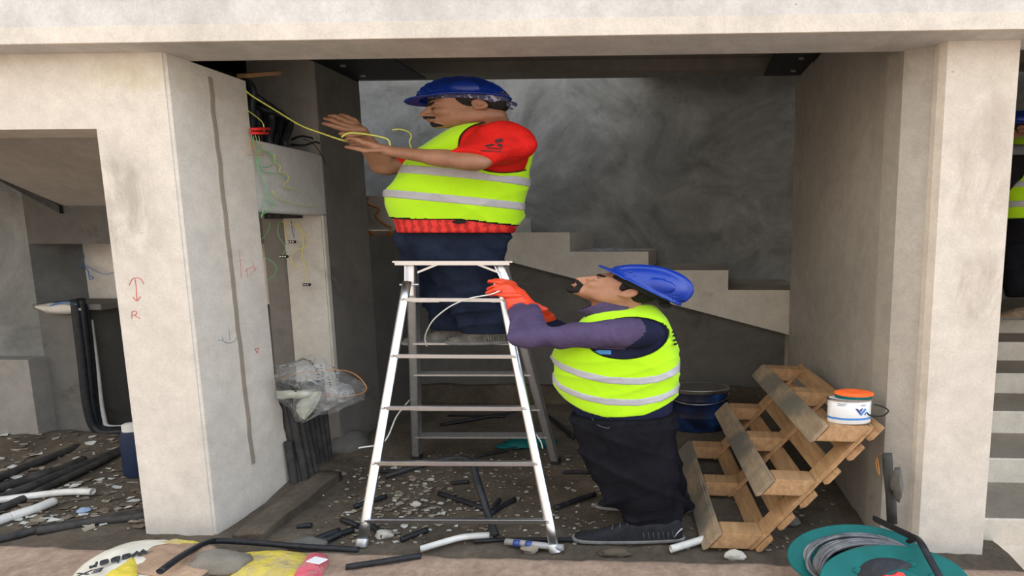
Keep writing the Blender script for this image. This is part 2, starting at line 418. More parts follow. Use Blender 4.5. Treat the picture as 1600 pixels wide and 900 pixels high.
# flight soffit tilts up towards the viewer, so it is seen from below
ysf, zup = 3.3, .0
zf = at(100, 206, Y=3.28).z
vv = [(a1.x-3, yb, a1.z+3*dsl), (a1.x, yb, a1.z), (-3.5, yb, zt), (-3.5, 3.2, 2.72), (a1.x, 3.2, 2.72), (a1.x-3, 3.2, 2.72+3*dsl*.4)]
vt = [(x, y, z+.15) for x, y, z in vv]
S(obj('ceiling_flight_left', vv+vt, [(0,5,4,1), (1,4,3,2), (6,7,10,11), (7,8,9,10), (0,1,7,6), (1,2,8,7), (2,3,9,8), (3,4,10,9), (4,5,11,10), (5,0,6,11)], m_side))
bm = bmesh.new()
q0 = Vector((a1.x-2, yb-.03, a1.z+2*dsl)); add_para(bm, q0, Vector((2, 0, -2*dsl)), (0, .03, 0), (0, 0, -.07))
S(from_bm('trim_8', bm, m_steel))
S(box('wall_far_left', -8.4, -8.2, 3.0, 5.5, -.1, 3.6, m_grey))

# floor of the bays: bumpy dirt
def terrain(name, x0, x1, y0, y1, nx, ny, fz, m):
    X = np.linspace(x0, x1, nx); Y = np.linspace(y0, y1, ny); vs = []; fs = []
    for j, y in enumerate(Y):
        for i, x in enumerate(X): vs.append((x, y, fz(x, y)))
    for j in range(ny-1):
        for i in range(nx-1):
            k = j*nx+i; fs.append((k, k+1, k+nx+1, k+nx))
    return obj(name, vs, fs, m, smooth=True)
def floor_z(x, y):
    z = .012*mnoise.noise(Vector((x*1.2, y*1.5, 0)))+.012*mnoise.noise(Vector((x*5, y*6, 3)))+.006*mnoise.noise(Vector((x*14, y*16, 1)))
    z -= .004
    # rubble heaped along the left walls
    z += .10*math.exp(-((x+2.88)/.16)**2-((y-3.75)/.30)**2)
    z += .07*math.exp(-((x+2.8)/.2)**2-((y-4.6)/.5)**2)
    z += .10*math.exp(-((y-4.4)/.22)**2)*(1 if x < -3.6 else 0)*(1-.4*math.exp(-((x+4.8)/.5)**2))
    z += .05*math.exp(-((y-5.5)/.2)**2)
    return z
S(terrain('floor', -8.3, 1.9, 2.55, 5.75, 340, 150, floor_z, m_dirt))
def ledge_z(x, y):
    z = .10+.006*mnoise.noise(Vector((x*1.5, y*1.5, 9)))+.008*mnoise.noise(Vector((x*6, y*9, 3)))+.004*mnoise.noise(Vector((x*20, y*24, 3)))
    return z
LY = 2.72
def ledge_edge(x): return LY-.015+.035*mnoise.noise(Vector((x*2.2, 4, 0)))+.012*mnoise.noise(Vector((x*9, 4, 0)))
nx, vs, fs = 360, [], []
rows = [(-2.5, 0), (0, 0), (1.4, 0), (1.9, 0)]+[(1.9+.8*t, 0) for t in np.linspace(.04, 1, 26)]
for j, (yy, _) in enumerate(rows):
    for i in range(nx):
        x = -9+16*i/(nx-1); e = ledge_edge(x)
        y = yy if yy < 1.9 else 1.9+(e-1.9)*(yy-1.9)/.8
        z = ledge_z(x, y)-(.012 if j == len(rows)-1 else 0)
        vs.append((x, y, z))
for i in range(nx):
    x = -9+16*i/(nx-1); vs.append((x, ledge_edge(x)+.012+.02*mnoise.noise(Vector((x*7, 1, 1))), -.03))
for j in range(len(rows)):
    for i in range(nx-1):
        k = j*nx+i; fs.append((k, k+1, k+nx+1, k+nx))
S(obj('floor_terrace', vs, fs, m_ledge, smooth=True))
# low kerb running back beside the pier
bm = bmesh.new()
k0, k1 = at(412, 848, Z=.0), at(500, 772, Z=.03)
add_para(bm, k0+Vector((-.22, .02, -.04)), (.20, 0, 0), k1-k0+Vector((0,.25,0)), (0, 0, .085))
bmesh.ops.subdivide_edges(bm, edges=bm.edges, cuts=10, use_grid_fill=True)
for v in bm.verts: v.co += mnoise.noise_vector(v.co*7)*.018
S(from_bm('trim_9', bm, m_dirt, smooth=True))
# steel angle plates bolted in the ceiling corners
def plate(name, x0, x1, y0, y1, z, side, label):
    t = empty(name, ((x0+x1)/2, (y0+y1)/2, z), label, 'bracket')
    cx, cy = (x0+x1)/2, (y0+y1)/2
    box('plate', x0-cx, x1-cx, y0-cy, y1-cy, 0, .012, m_steel, t)
    xs = x1-cx if side > 0 else x0-cx
    box('flange', xs-.012, xs+.012, y0-cy, y1-cy, -.02, .06, m_steel, t)
    for k in range(3):
        lathe('bolt', [(.016,-.012),(.016,0),(.012,0)], (xs-side*.13, y0-cy+(k+.5)*(y1-y0)/3, -.001), m_alud, t, seg=8, sx=1.6)
    box('hanger', xs-side*.10-.02, xs-side*.10+.02, -.02, .02, .012, 3.56-z, m_steel, t)
plate('ceiling_bracket', XL, XL+.62, 4.0, 4.80, 3.235, -1, 'dark steel corner bracket under the ceiling on the left, above the upper cables')
plate('ceiling_bracket', .72, 1.10, 4.3, 5.3, 3.37, 1, 'dark steel corner bracket under the ceiling at the right end of the inner beam')

# ------------------------------------------------------------------ step ladder
def ladder():
    base = Vector((-1.4, 3.5, 0))
    t = empty('step_ladder', base, 'tall aluminium step ladder standing open on the dirt floor of the middle bay', 'ladder')
    L = lambda v: Vector(v)-base
    fl, fr = L(at(565, 851, Z=.012)), L(at(867, 860, Z=.012))
    tl, tr = L(at(636, 440, Y=3.50)), L(at(781, 437, Y=3.50))
    for a, b, nm in ((fl, tl, 'front_rail'), (fr, tr, 'front_rail')):
        bm = bmesh.new(); n = 12
        add_tube(bm, [a.lerp(b, i/n) for i in range(n+1)], .018, 16, hollow=.8, sx=1.75)
        bmesh.ops.recalc_face_normals(bm, faces=bm.faces)
        r = from_bm(nm, bm, m_alu, t, smooth=False)
        r.data.polygons.foreach_set('use_smooth', [True]*len(r.data.polygons))
        sgn = 1 if a is fl else -1
        box('rail_web', -.004, .004, -.02, .02, 0, .01, m_alu, r) if False else None
        lathe('foot', [(.021, -.012), (.022, .03), (.019, .035)], a, m_alud, r, axis=(b-a), sx=1.75, seg=16)
    def rung(pl, pr, nm, h=.013, d=.032, m=m_alu, parent=t):
        bm = bmesh.new(); add_para(bm, pl+Vector((0, -d/2, -h/2)), pr-pl, (0, d, 0), (0, 0, h), .003)
        add_para(bm, pl+Vector((0, -d/2-.004, -h/2-.006)), pr-pl, (0, .004, 0), (0, 0, h+.004))
        o = from_bm(nm, bm, m, parent); return o
    for yl in (812, 722, 636, 555, 467):
        s = (851-yl)/(851-440)
        # find the parameter on the rail whose picture row matches
        def onrail(a, b, row):
            lo, hi = 0, 1
            for _ in range(30):
                mid = (lo+hi)/2; p = a.lerp(b, mid)+base; d = RM.T @ np.array(p-Vector((0,0,CAMH))); y = CY-FPX*d[1]/-d[2]
                if y > row: lo = mid
                else: hi = mid
            return a.lerp(b, lo)
        pl, pr = onrail(fl, tl, yl), onrail(fr, tr, yl+1)
        r = rung(pl, pr, 'rung', .017, .03)
        for p in (pl, pr):
            lathe('rivet', [(.006, 0), (.006, .004), (.003, .006)], p+Vector((0, -.024, 0)), m_alud, r, axis=(0,-1,0), sx=1.6, seg=8)
    # back frame: two channels
    bl, br = L(at(652, 714, Z=.012)), L(at(868, 722, Z=.012))
    ul, ur = L(at(645, 416, Y=3.68)), L(at(786, 416, Y=3.68))
    for a, b in ((bl, ul), (br, ur)):
        sg = 1 if a is bl else -1
        bm = bmesh.new(); d = b-a; n = Vector((0, 1, 0))
        add_para(bm, a+Vector((-.032, -.03, 0)), (.064, 0, 0), (0, .006, 0), d)
        add_para(bm, a+Vector((-.032, -.03, 0)), (.008, 0, 0), (0, .055, 0), d)
        add_para(bm, a+Vector((.024, -.03, 0)), (.008, 0, 0), (0, .055, 0), d)
        o = from_bm('back_rail', bm, m_alud, t)
        bm = bmesh.new(); add_para(bm, a+Vector((-.038, -.036, -.012)), (.076, 0, 0), (0, .066, 0), (0, 0, .05), .004)
        from_bm('foot', bm, m_rubber, o)
    for row in (679, 636, 582, 533, 467):
        def onr(a, b):
            lo, hi = 0, 1
            for _ in range(30):
                mid = (lo+hi)/2; p = a.lerp(b, mid)+base; d = RM.T @ np.array(p-Vector((0,0,CAMH))); y = CY-FPX*d[1]/-d[2]
                if y > row: lo = mid
                else: hi = mid
            return a.lerp(b, lo)
        pl, pr = onr(bl, ul), onr(br, ur)
        bm = bmesh.new(); dd = .10 if row != 467 else .03
        add_para(bm, pl+Vector((0, -.03, -.012)), pr-pl, (0, dd, 0), (0, 0, .006), .001)
        add_para(bm, pl+Vector((0, -.03, -.022)), pr-pl, (0, .005, 0), (0, 0, .016), .001)
        from_bm('step', bm, m_alud, t)
    # top platform with diagonal braces
    p0, p1 = L(at(616, 409, Y=3.56)), L(at(803, 409, Y=3.56))
    bm = bmesh.new(); add_para(bm, p0+Vector((0, -.03, -.006)), p1-p0, (0, .055, 0), (0, 0, .012), .003)
    add_para(bm, p0+Vector((.02, -.034, -.022)), p1-p0-Vector((.04, 0, 0)), (0, .006, 0), (0, 0, .026), .001)
    from_bm('top_platform', bm, m_alu, t)
    for (ax, ay), (bx, by) in (((652, 424), (684, 411)), ((779, 424), (745, 411))):
        a, b = L(at(ax, ay, Y=3.55)), L(at(bx, by, Y=3.55)); bm = bmesh.new()
        add_para(bm, a, b-a, (0, .005, 0), (0, 0, -.015)); from_bm('brace', bm, m_alu, t)
    # uprights of the hinge between front rail tops and the platform
    for (ax, ay), (bx, by) in (((640, 462), (640, 414)), ((790, 437), (779, 414))):
        a, b = L(at(ax, ay, Y=3.56)), L(at(bx, by, Y=3.58)); bm = bmesh.new()
        add_para(bm, a+Vector((-.028, 0, 0)), (.056, 0, 0), (0, .012, 0), b-a, .003)
        add_para(bm, a+Vector((-.028, -.02, 0)), (.010, 0, 0), (0, .03, 0), b-a, .002)
        h = from_bm('hinge_upright', bm, m_alu, t)
    for px, py in ((636, 445), (783, 444)):
        c = L(at(px, py, Y=3.49)); bm = bmesh.new(); add_tube(bm, [c+Vector((-.05, 0, 0)), c+Vector((.07, .02, 0))], .007, 8)
        from_bm('hinge_pin', bm, m_alud, t)
    # tie cords at the sides
    for pts in (([(596, 672), (589, 686), (588, 697)], 3.28), ([(836, 676), (845, 690), (848, 701)], 3.28)):
        tube('tie_cord', [L(at(x, y, Y=pts[1])) for x, y in pts[0]], .004, m_whitew, t, smooth_n=6, seg=6)
ladder()

# ------------------------------------------------------------------ pallet leaning on the right wall
def pallet():
    G0 = at(1183, 862, Z=.0)+Vector((0, 0, .005)); T = at(1375, 668, X=1.13)
    v = T-G0; u = Vector((-.17, 1.36, .03)); w = Vector((-.30, -.02, .015))
    base = G0.copy()
    t = empty('wooden_pallet', base, 'pale pine pallet with grey weathered boards, leaning against the right wall', 'pallet')
    def blk(name, s0, s1, a0, a1, b0, b1, m, par=t, bev=.008):
        bm = bmesh.new(); add_para(bm, v*s0+u*a0+w*b0, v*(s1-s0), u*(a1-a0), w*(b1-b0), bev)
        return from_bm(name, bm, m, par)
    for s in (.0, .435, .87):
        blk('bottom_board', s, s+.135, -.01, 1.0, 1.0, 1.10, m_woodg)
        for a in (0, .455, .90): blk('block', s+.005, s+.13, a, a+.10, .18, 1.0, m_wood)
    for a in (0, .455, .90): blk('cross_board', 0, 1.0, a, a+.10, .06, .18, m_wood)
    for s in (.0, .18, .36, .55, .74, .90): blk('deck_board', s+.005, s+.115, -.02, 1.02, -.05, .06, m_wood)
    return t
pallet()

# ------------------------------------------------------------------ paint tin with a tool coil on its lid, drum
m_tin = flat('white_tin_label', (.74,.74,.73), .35, var=.03)
m_rim = flat('tin_rim_metal', (.55,.54,.52), .3, 1, var=.15)
m_lblue = flat('label_blue', (.06,.22,.55), .4, var=.05)
m_lnavy = flat('label_navy', (.03,.06,.24), .4, var=.05)
def tin():
    c = at(1326, 657, Y=3.10); s = 2.05
    tl = Vector((-.10, 0, 1)).normalized()
    t = empty('paint_tin', c, 'small white paint tin with a blue band, sitting on the upper corner of the pallet', 'tin')
    R = .062; Ht = .150
    lathe('tin_body', [(R*.97,-.003),(R,0),(R,.13),(R*.97,.133),(R*.97,.14)], (0,0,0), m_tin, t, sx=s)
    lathe('tin_rim', [(R*1.0,.128),(R*1.05,.131),(R*1.05,.139),(R*.97,.142),(R*.92,.136)], (0,0,0), m_rim, t, sx=s)
    lathe('tin_lid', [(R*.90,.132),(R*.88,.137),(R*.80,.133)], (0,0,0), m_rim, t, sx=s)
    bm = bmesh.new()                     # blue band following the label
    n = 48
    for i in range(n):
        a0, a1 = 2*PI*i/n, 2*PI*(i+1)/n
        q = [bm.verts.new(((R+.0012)*math.cos(a)*s, (R+.0012)*math.sin(a), z)) for a, z in ((a0,.022),(a1,.022),(a1,.034),(a0,.034))]; bm.faces.new(q)
    from_bm('label_band', bm, m_lblue, t, smooth=True)
    def onl(dx, z): # point on the front of the tin
        a = -PI/2+dx/(R*1.35); return Vector(((R+.0016)*math.cos(a)*s, (R+.0016)*math.sin(a), z))
    for k, (pts, m) in enumerate((([(.010,.093),(.020,.093),(.042,.052),(.032,.052)], m_lnavy), ([(.034,.093),(.044,.093),(.034,.074),(.026,.078)], m_lnavy), ([(.030,.060),(.038,.052),(.060,.085),(.052,.093)], m_lblue), ([(.048,.052),(.058,.052),(.066,.068),(.058,.072)], m_lblue))):
        obj('label_mark', [onl(x, z) for x, z in pts], [(0,3,2,1)], m, t)
    for z, x0, x1 in ((.118,-.06,-.02),(.112,-.055,-.025),(.106,-.06,-.03),(.112,.03,.055),(.106,.035,.055)):
        obj('label_print', [onl(x0,z), onl(x1,z), onl(x1,z+.0025), onl(x0,z+.0025)], [(0,1,2,3)], m_lnavy, t)
    # the coil tool
    k = empty('tape_tool', c+Vector((.02, 0, .142)), 'orange and teal round tape tool with a black wrist loop, lying on the paint tin', 'tool')
    lathe('teal_case', [(.034,0),(.049,.004),(.051,.018),(.047,.024)], (0,0,0), m_teal, k, axis=(.06,-.1,1), sx=2.2)
    lathe('orange_case', [(.048,.018),(.052,.023),(.051,.032),(.042,.038),(.024,.036)], (0,0,0), m_orange, k, axis=(.06,-.1,1), sx=2.25)
    L0 = k.location
    pts = [at(x, y, Y=3.06)-L0 for x, y in ((1350, 632),(1352, 641),(1360,649),(1378,650),(1388,642),(1378,635),(1366,632))]
    tube('wrist_loop', pts, .0045, m_rubber, k, smooth_n=8, seg=8)
tin()
def drum():
    c = at(1091, 668, Z=.0); c.z = .01; s = 1.75
    t = empty('paint_drum', c, 'large dark blue paint drum with a metal lid, behind the bearded worker', 'drum')
    M = NB('drum_blue_label', .35)
    g = M.noise(2.2, 4, .5, .8, vec=M.vec((1,1,1.6)))
    M.base(M.ramp(g, [(.42, (.005,.008,.028)), (.56, (.01,.035,.12)), (.66, (.05,.18,.42)), (.74, (.25,.4,.6))]))
    R = .165; h = .40
    lathe('drum_body', [(R*.97,0),(R,.01),(R,.12),(R*1.015,.13),(R,.14),(R,.28),(R*1.015,.29),(R,.30),(R,h-.03)], (0,0,0), M.m, t, sx=s, seg=40)
    lathe('drum_rim', [(R,h-.035),(R*1.05,h-.03),(R*1.06,h-.005),(R*1.03,h)], (0,0,0), m_rim, t, sx=s, seg=40)
    lathe('drum_lid', [(R*1.03,h-.006),(R*1.0,h+.002),(R*.9,h-.004),(R*.3,h-.002)], (0,0,0), m_alud, t, sx=s, seg=40)
    for sg in (-1, 1): lathe('handle_lug', [(.018,0),(.014,.012)], (sg*R*s, 0, h-.07), m_rim, t, axis=(sg,0,0), seg=10)
    tube('bail_handle', [(R*s*math.cos(a), -.02-R*1.06*math.sin(a), h-.07-.05*math.sin(a)) for a in np.linspace(0, PI, 20)], .004, m_rim, t, seg=6)
drum()

# ------------------------------------------------------------------ cable reel in the foreground
def reel():
    c1, c2 = at(1338, 871, Y=2.50), at(1397, 908, Y=2.32)
    base = Vector((c1.x, c1.y, .10))
    t = empty('cable_reel', base, 'teal cable reel wound with grey cable, lying in front of the right pier', 'reel')
    ax = (c2-c1); c1 = c1-base; c2 = c2-base
    nrm = Vector((.05, -.80, .60)).normalized()
    R = .150; K = 2.28
    def disc(c, nm, cut):
        o = lathe(nm, [(cut, 0), (R*.93, 0), (R, .004), (R*1.01, .009), (R, .014), (R*.93, .011), (cut, .012)], c, m_teal, t, axis=nrm, sx=K, seg=64); return o
    disc(c1, 'back_disc', .012); d2 = disc(c2, 'front_disc', .012)
    # raised dimples and hub on the front disc
    q = Vector((0,0,1)).rotation_difference(nrm)
    for k in range(8):
        a = 2*PI*(k+.4)/8; v = q @ Vector((R*.55*math.cos(a), R*.55*math.sin(a), .012)); v.x *= K
        lathe('rib', [(.014,0),(.012,.004),(.004,.006)], c2+v, m_teal, d2, axis=nrm, sx=1.9, seg=12)
    lathe('hub', [(.055,0),(.05,.02),(.03,.03)], c2+nrm*.01, m_teal, t, axis=nrm, sx=K, seg=32)
    # red star knob
    bm = bmesh.new(); kc = c2+nrm*.035
    prof = []
    for i in range(20):
        r = .038 if i % 4 < 2 else .028; a = 2*PI*i/20; prof.append((r*math.cos(a), r*math.sin(a)))
    def pv(x, y, z): v = q @ Vector((x, y, z)); v.x *= 2.1; return kc+v
    A = [bm.verts.new(pv(x, y, 0)) for x, y in prof]; B = [bm.verts.new(pv(x*.9, y*.9, .022)) for x, y in prof]
    bm.faces.new(A[::-1]); bm.faces.new(B)
    for i in range(20): bm.faces.new([A[i], A[(i+1)%20], B[(i+1)%20], B[i]])
    from_bm('knob', bm, m_red, t)
    # drum core between discs
    def ring(c, r, j=0):
        out = []
        for i in range(49):
            a = 2*PI*i/48; v = q @ Vector((r*math.cos(a), r*math.sin(a), 0)); v.x *= K; out.append(c+v)
        return out
    bm = bmesh.new(); add_tube(bm, [c1, c2], .085, 40, sx=K*.9); from_bm('core', bm, m_black, t, smooth=True)
    M = NB('grey_rubber_cable', .38); M.base(M.ramp(M.noise(14, 3, .5), [(.3, (.05,.05,.055)), (.7, (.20,.20,.21))])); mc = M.m
    bm = bmesh.new(); rnd = random.Random(3)
    for k in range(15):
        f0 = .10+.80*k/14; f1 = f0+rnd.uniform(-.05, .05); rr = .118+rnd.uniform(-.014, .008); pts = []
        for i in range(49):
            a = 2*PI*i/48; v = q @ Vector(((rr+.004*math.sin(3*a+k))*math.cos(a), (rr+.004*math.sin(2*a+k))*math.sin(a), 0)); v.x *= K
            f = f0+(f1-f0)*.5*(1-math.cos(a)); pts.append(c1.lerp(c2, f)+v)
        add_tube(bm, pts, .0075, 8, caps=False, sx=1.3)
    w = from_bm('wound_cable', bm, mc, t, smooth=True)
    # carrying handle: flat black bar and bent tube
    a, b = at(1364, 809, Y=2.62)-base, at(1441, 846, Y=2.42)-base
    bm = bmesh.new(); add_para(bm, a+Vector((0, -.01, -.018)), b-a, (0, .02, 0), (0, 0, .034), .006); from_bm('handle_grip', bm, m_rubber, t)
    tube('handle_tube', [at(x, y, Y=yy)-base for x, y, yy in ((1420,846,2.44),(1432,842,2.40),(1440,850,2.34),(1452,872,2.28),(1470,905,2.20),(1484,940,2.14))], .0105, m_black, t, smooth_n=6, sx=1.7)
    tube('stand_leg', [at(1484, 940, Y=2.14)-base, Vector((c2.x+.2, c2.y+.02, .012)), Vector((c1.x-.25, c1.y+.05, .012))], .010, m_black, t)
reel()

# ------------------------------------------------------------------ pipes set in the right wall
t = empty('wall_conduit', at(1388, 790, X=1.17), 'charred black conduit stub set into a broken patch low on the right wall', 'pipe')
L0 = t.location
tube('conduit', [at(1386, 708, X=1.165)-L0, at(1388, 740, X=1.165)-L0, at(1392, 775, X=1.165)-L0, at(1394, 818, X=1.165)-L0], .021, m_dusty, t, hollow=.8, sx=1.4)
lump('mortar_patch', at(1402, 755, X=1.18)-L0, (.03,.05,.09), m_dark, 4, t)
tube('wire', [at(x, y, X=1.155)-L0 for x, y in ((1378,709),(1370,714),(1369,728),(1374,742),(1371,716))], .003, m_orangew, t, smooth_n=5, seg=6)

# ------------------------------------------------------------------ upper conduit bundle bending into the wall
def bundle():
    n = 0
    specs = [(0, 3.60), (1, 3.68), (2, 3.76), (3, 3.84), (4, 3.92), (5, 3.99), (6, 4.05), (7, 3.72), (8, 3.90)]
    ends = [(394,222),(403,222),(412,224),(421,226),(430,227),(438,228),(446,229),(408,223),(434,228)]
    tops = [(386,128),(389,145),(393,146),(398,150),(404,156),(410,163),(416,172),(387,140),(405,168)]
    mids = [(392,170),(402,172),(412,176),(423,180),(436,182),(445,186),(452,190),(398,165),(430,178)]
    for k, (_, Y) in enumerate(specs):
        xx = XL-.05-.07*(k % 3)
        e, m_, tp = ends[k], mids[k], tops[k]
        pm = at(m_[0], m_[1], X=xx); pe = at(e[0], e[1]+6, X=xx); pe.z = max(pe.z, zb1+.05); pt = at(tp[0], tp[1], X=xx)
        far = pt+Vector((-.35, -.05, .10))
        o = tube('conduit', [far, pt, pm, pe, Vector((pe.x, pe.y, zb1+.004))], .021, m_black, smooth_n=10, sx=1.3)
        tag(o, 'black plastic conduit arching down through the upper wall opening beside the left pier', 'pipe', 'conduits in the upper wall opening')
bundle()
# stubs under the lintel
for k in range(8):
    p = at(418+k*7.0, 331, X=XL-.12-.03*(k%2))
    o = tube('conduit_stub', [p+Vector((0,0,.06)), p+Vector((0,0,-.05))], .020, m_dusty, hollow=.8, sx=1.2)
    tag(o, 'short black conduit stub poking out below the small wall lintel, above the pale jamb', 'pipe', 'conduit stubs under the lintel')
# lower bundle standing in the broken wall, tops in a plastic bag
lowb = [((446,640),(470,768),3.66),((455,640),(480,764),3.66),((464,640),(487,752),3.72),((472,642),(492,738),3.78),((482,640),(498,742),3.86),((490,640),(505,742),3.90),((498,638),(511,742),3.94),((505,636),(516,742),3.98),((450,690),(462,772),3.60)]
for k, (a, b, Y) in enumerate(lowb):
    pa, pb = at(a[0], a[1], Y=Y), at(b[0], b[1], Y=Y-.03*(k<4)); pb.z = max(pb.z, .02)
    d = (pa-pb).normalized(); top = pa+d*(.22 if k < 8 else 0)
    bm = bmesh.new(); n = 44; pts = [pb.lerp(top, i/n) for i in range(n+1)]
    add_tube(bm, pts, [.024+.0025*(i % 2) for i in range(n+1)], 12, hollow=.8, sx=1.15)
    bmesh.ops.recalc_face_normals(bm, faces=bm.faces)
    tag(from_bm('conduit', bm, m_dusty, smooth=True), 'dusty black corrugated conduit rising out of the floor behind the left pier', 'pipe', 'conduits rising behind the left pier')
lump('mortar_heap', at(508, 750, Y=3.85)+Vector((0,0,-.03)), (.22,.15,.13), m_slab, 2, amp=.3).update_tag()
tag(bpy.data.objects['mortar_heap'], 'grey brown heap of dried mortar at the foot of the conduits behind the left pier', 'rubble')
o = lump('rubble_lump', at(545, 690, Y=4.3)+Vector((0,0,-.04)), (.16,.18,.12), m_dark, 5); tag(o, 'rough dark mortar lump against the foot of the left bay wall', 'rubble')

# clear plastic bag over the conduit tops
def bag():
    c = at(490, 605, Y=3.68)
    M = NB('clear_plastic_film', .22); M.base((.45,.46,.45)); M.l(M.ramp(M.noise(7, 6, .65, 2.2), [(.38, .14), (.52, .28), (.62, .6)]), M.b.inputs['Alpha'])
    M.bump(M.noise(9, 6, .6, 1.5), .9, .03)
    white = flat('milky_plastic_fold', (.40,.41,.34), .4, var=.1)
    t = empty('plastic_bag', c, 'torn clear plastic bag with black print over the conduit tops by the left pier', 'bag')
    def sheet(name, rows, Y0, m, amp=.03, seed=0, dY=0):
        bm = bmesh.new(); grid = []
        for j, (yy, xa, xb) in enumerate(rows):
            r = []
            for i in range(15):
                s = i/14; p = at(xa+(xb-xa)*s, yy, Y=Y0-dY*math.sin(PI*s)*math.sin(PI*(j+.5)/len(rows)))
                p += Vector((0, amp*mnoise.noise(Vector((s*5+seed, j*.9, seed))), amp*.3*mnoise.noise(Vector((s*4, j*.7, seed+5)))))
                r.append(bm.verts.new(p-c))
            grid.append(r)
        for a, b in zip(grid, grid[1:]):
            for i in range(14): bm.faces.new([a[i], a[i+1], b[i+1], b[i]])
        return from_bm(name, bm, m, t, smooth=True)
    sheet('front_film', [(570,428,470),(566,430,505),(580,430,510),(592,430,522),(605,431,545),(618,431,560),(630,433,545),(642,450,530),(652,468,495),(657,474,480)], 3.55, M.m, .11, 1, .14)
    sheet('back_film', [(558,470,508),(570,440,512),(585,438,545),(600,440,572),(615,440,574),(630,445,560),(640,455,530)], 3.80, M.m, .11, 4)
    sheet('folded_edge', [(610,432,502),(616,432,498),(622,433,494)], 3.50, white, .02, 2, .1)
    sheet('folded_corner', [(612,484,503),(622,472,500),(632,464,496),(642,462,489),(650,468,482),(655,473,478)], 3.47, white, .02, 3, .03)
    rnd = random.Random(2)
    for (x0, y0, x1, y1) in ((493,575,497,600),(500,572,503,592),(512,590,516,608),(520,575,526,592),(455,607,462,613),(472,560,486,566)):
        for k in range(5):
            s = k/5; px, py = x0+(x1-x0)*s, y0+(y1-y0)*s; p = at(px, py, Y=3.40)-c; q = at(px+rnd.uniform(1.5,5), py+rnd.uniform(-2,2), Y=3.40)-c
            tube('printed_mark', [p, q], .0022, m_rubber, t, seg=5)
bag()
o = tube('wire', [at(x, y, Y=3.72) for x, y in ((430,595),(455,585),(490,580),(530,578),(555,585),(572,603),(568,613),(545,619),(515,618),(490,612))], .0028, m_orangew, smooth_n=8, seg=6)
tag(o, 'thin orange wire looping out of the plastic bag beside the left pier', 'wire')

# wires hanging over the lintel and down the pale jamb
def wire(pts, m, label, r=.003, Y=None, X=None, cat='wire', n=8, group=None, name='wire'):
    P = []
    for p in pts: P.append(at(p[0], p[1], **({'Y': p[2]} if len(p) > 2 else ({'X': X} if X is not None else {'Y': Y}))))
    return tag(tube(name, P, r, m, smooth_n=n, seg=6), label, cat, group)
WX = XL+.03
wire([(384,142,3.55),(397,152,3.6),(430,172,3.65),(470,196,3.65),(505,209,3.6),(535,219,3.52),(560,224,3.46)], m_yelw, 'long yellow green wire running from the upper opening to the worker\'s hands', .006)
wire([(534,214,3.48),(545,208,3.46),(565,209,3.44),(590,213,3.44),(606,218,3.44),(610,228,3.44)], m_yelw, 'loop of yellow green wire trailing over the forearm of the worker on the ladder', .006)
wire([(613,203,3.55),(625,202,3.57),(638,206,3.6),(643,213,3.62),(640,222,3.62),(645,236,3.60),(652,244,3.58)], m_yelw, 'short curl of yellow green wire hanging in front of the worker\'s chest on the ladder', .005)
wire([(386,172),(400,182),(411,193),(413,210)], m_yelw, 'short yellow wire dropping over the upper conduit bundle', .0035, X=WX)
wire([(428,240),(430,252),(438,260),(437,268),(445,272),(451,276),(449,283),(443,288),(446,293),(462,297)], m_yelw, 'kinked yellow wire zigzagging down the small lintel', .003, X=WX)
wire([(425,298),(432,308),(445,314),(470,321),(496,322)], m_yelw, 'yellow wire hanging in a shallow arc across the lower edge of the lintel', .0028, X=WX)
for k, pts in enumerate(([(392,205),(396,225),(405,245),(404,262),(410,280),(418,300),(415,318),(408,340)], [(398,208),(405,228),(420,240),(430,250),(440,262)], [(405,265),(418,270),(436,272),(445,280)], [(410,225),(400,250),(412,262),(428,255),(424,240),(412,236)], [(418,315),(428,322),(420,330),(408,336)], [(416,300),(425,312),(433,322)])):
    wire(pts, m_greenw, ['long green wire hanging beside the pier over the lintel face','green wire crossing the upper part of the lintel face','short green wire lying level on the lintel face','green wire coiled in a ring on the lintel face','green wire bent over the lower left corner of the lintel','short green wire tail at the bottom of the lintel'][k], .0026, X=WX)
for k, pts in enumerate(([(396,212),(398,232),(402,242),(396,243)], [(404,212),(408,232),(412,243),(404,243)], [(390,215),(393,240),(388,242)])):
    wire(pts, m_orangew, 'thin orange wire with a hooked end dangling below the red clips', .0024, X=WX, group='orange wires below the red clips')
for k, (x0, y0, x1, y1) in enumerate(((392,202,421,201),(392,208,419,208))):
    o = tube('wire_clip', [at(x0,y0,X=WX), at(x1,y1,X=WX+.02)], .010, m_red, seg=10); tag(o, ['red plastic rod clip on the upper conduit bundle, the higher of two','red plastic rod clip on the upper conduit bundle, the lower of two'][k], 'clip')
JY = 4.15
wire([(464,345),(468,355),(474,362),(480,372),(480,382),(472,388),(462,392),(456,402),(458,412),(468,417)], m_yelloww, 'curling yellow wire hanging over the pale jamb', .0035, Y=JY)
wire([(440,346),(460,352),(472,360),(474,380),(472,400),(478,418),(480,430),(479,440)], m_yelloww, 'long yellow wire with a black connector hanging down the pale jamb', .0035, Y=JY)
wire([(444,348),(446,362),(449,372)], m_yelloww, 'short yellow wire ending at a connector on the pale jamb', .003, Y=JY)
wire([(436,345),(434,360),(437,372),(444,382),(446,390),(442,398),(436,402)], m_greenw, 'green wire curving down the edge of the pale jamb', .003, Y=JY)
wire([(455,345),(457,360),(460,372)], m_bluew, 'short blue grey wire hanging beside the yellow wires on the jamb', .003, Y=JY)
wire([(410,400),(424,408),(432,418),(428,430),(416,440)], m_greenw, 'thin green wire crossing the dark gap beside the pale jamb', .0026, Y=JY)
wire([(422,346),(420,358),(414,368),(409,374)], m_greenw, 'green wire slanting into the dark gap under the lintel', .003, Y=3.9)
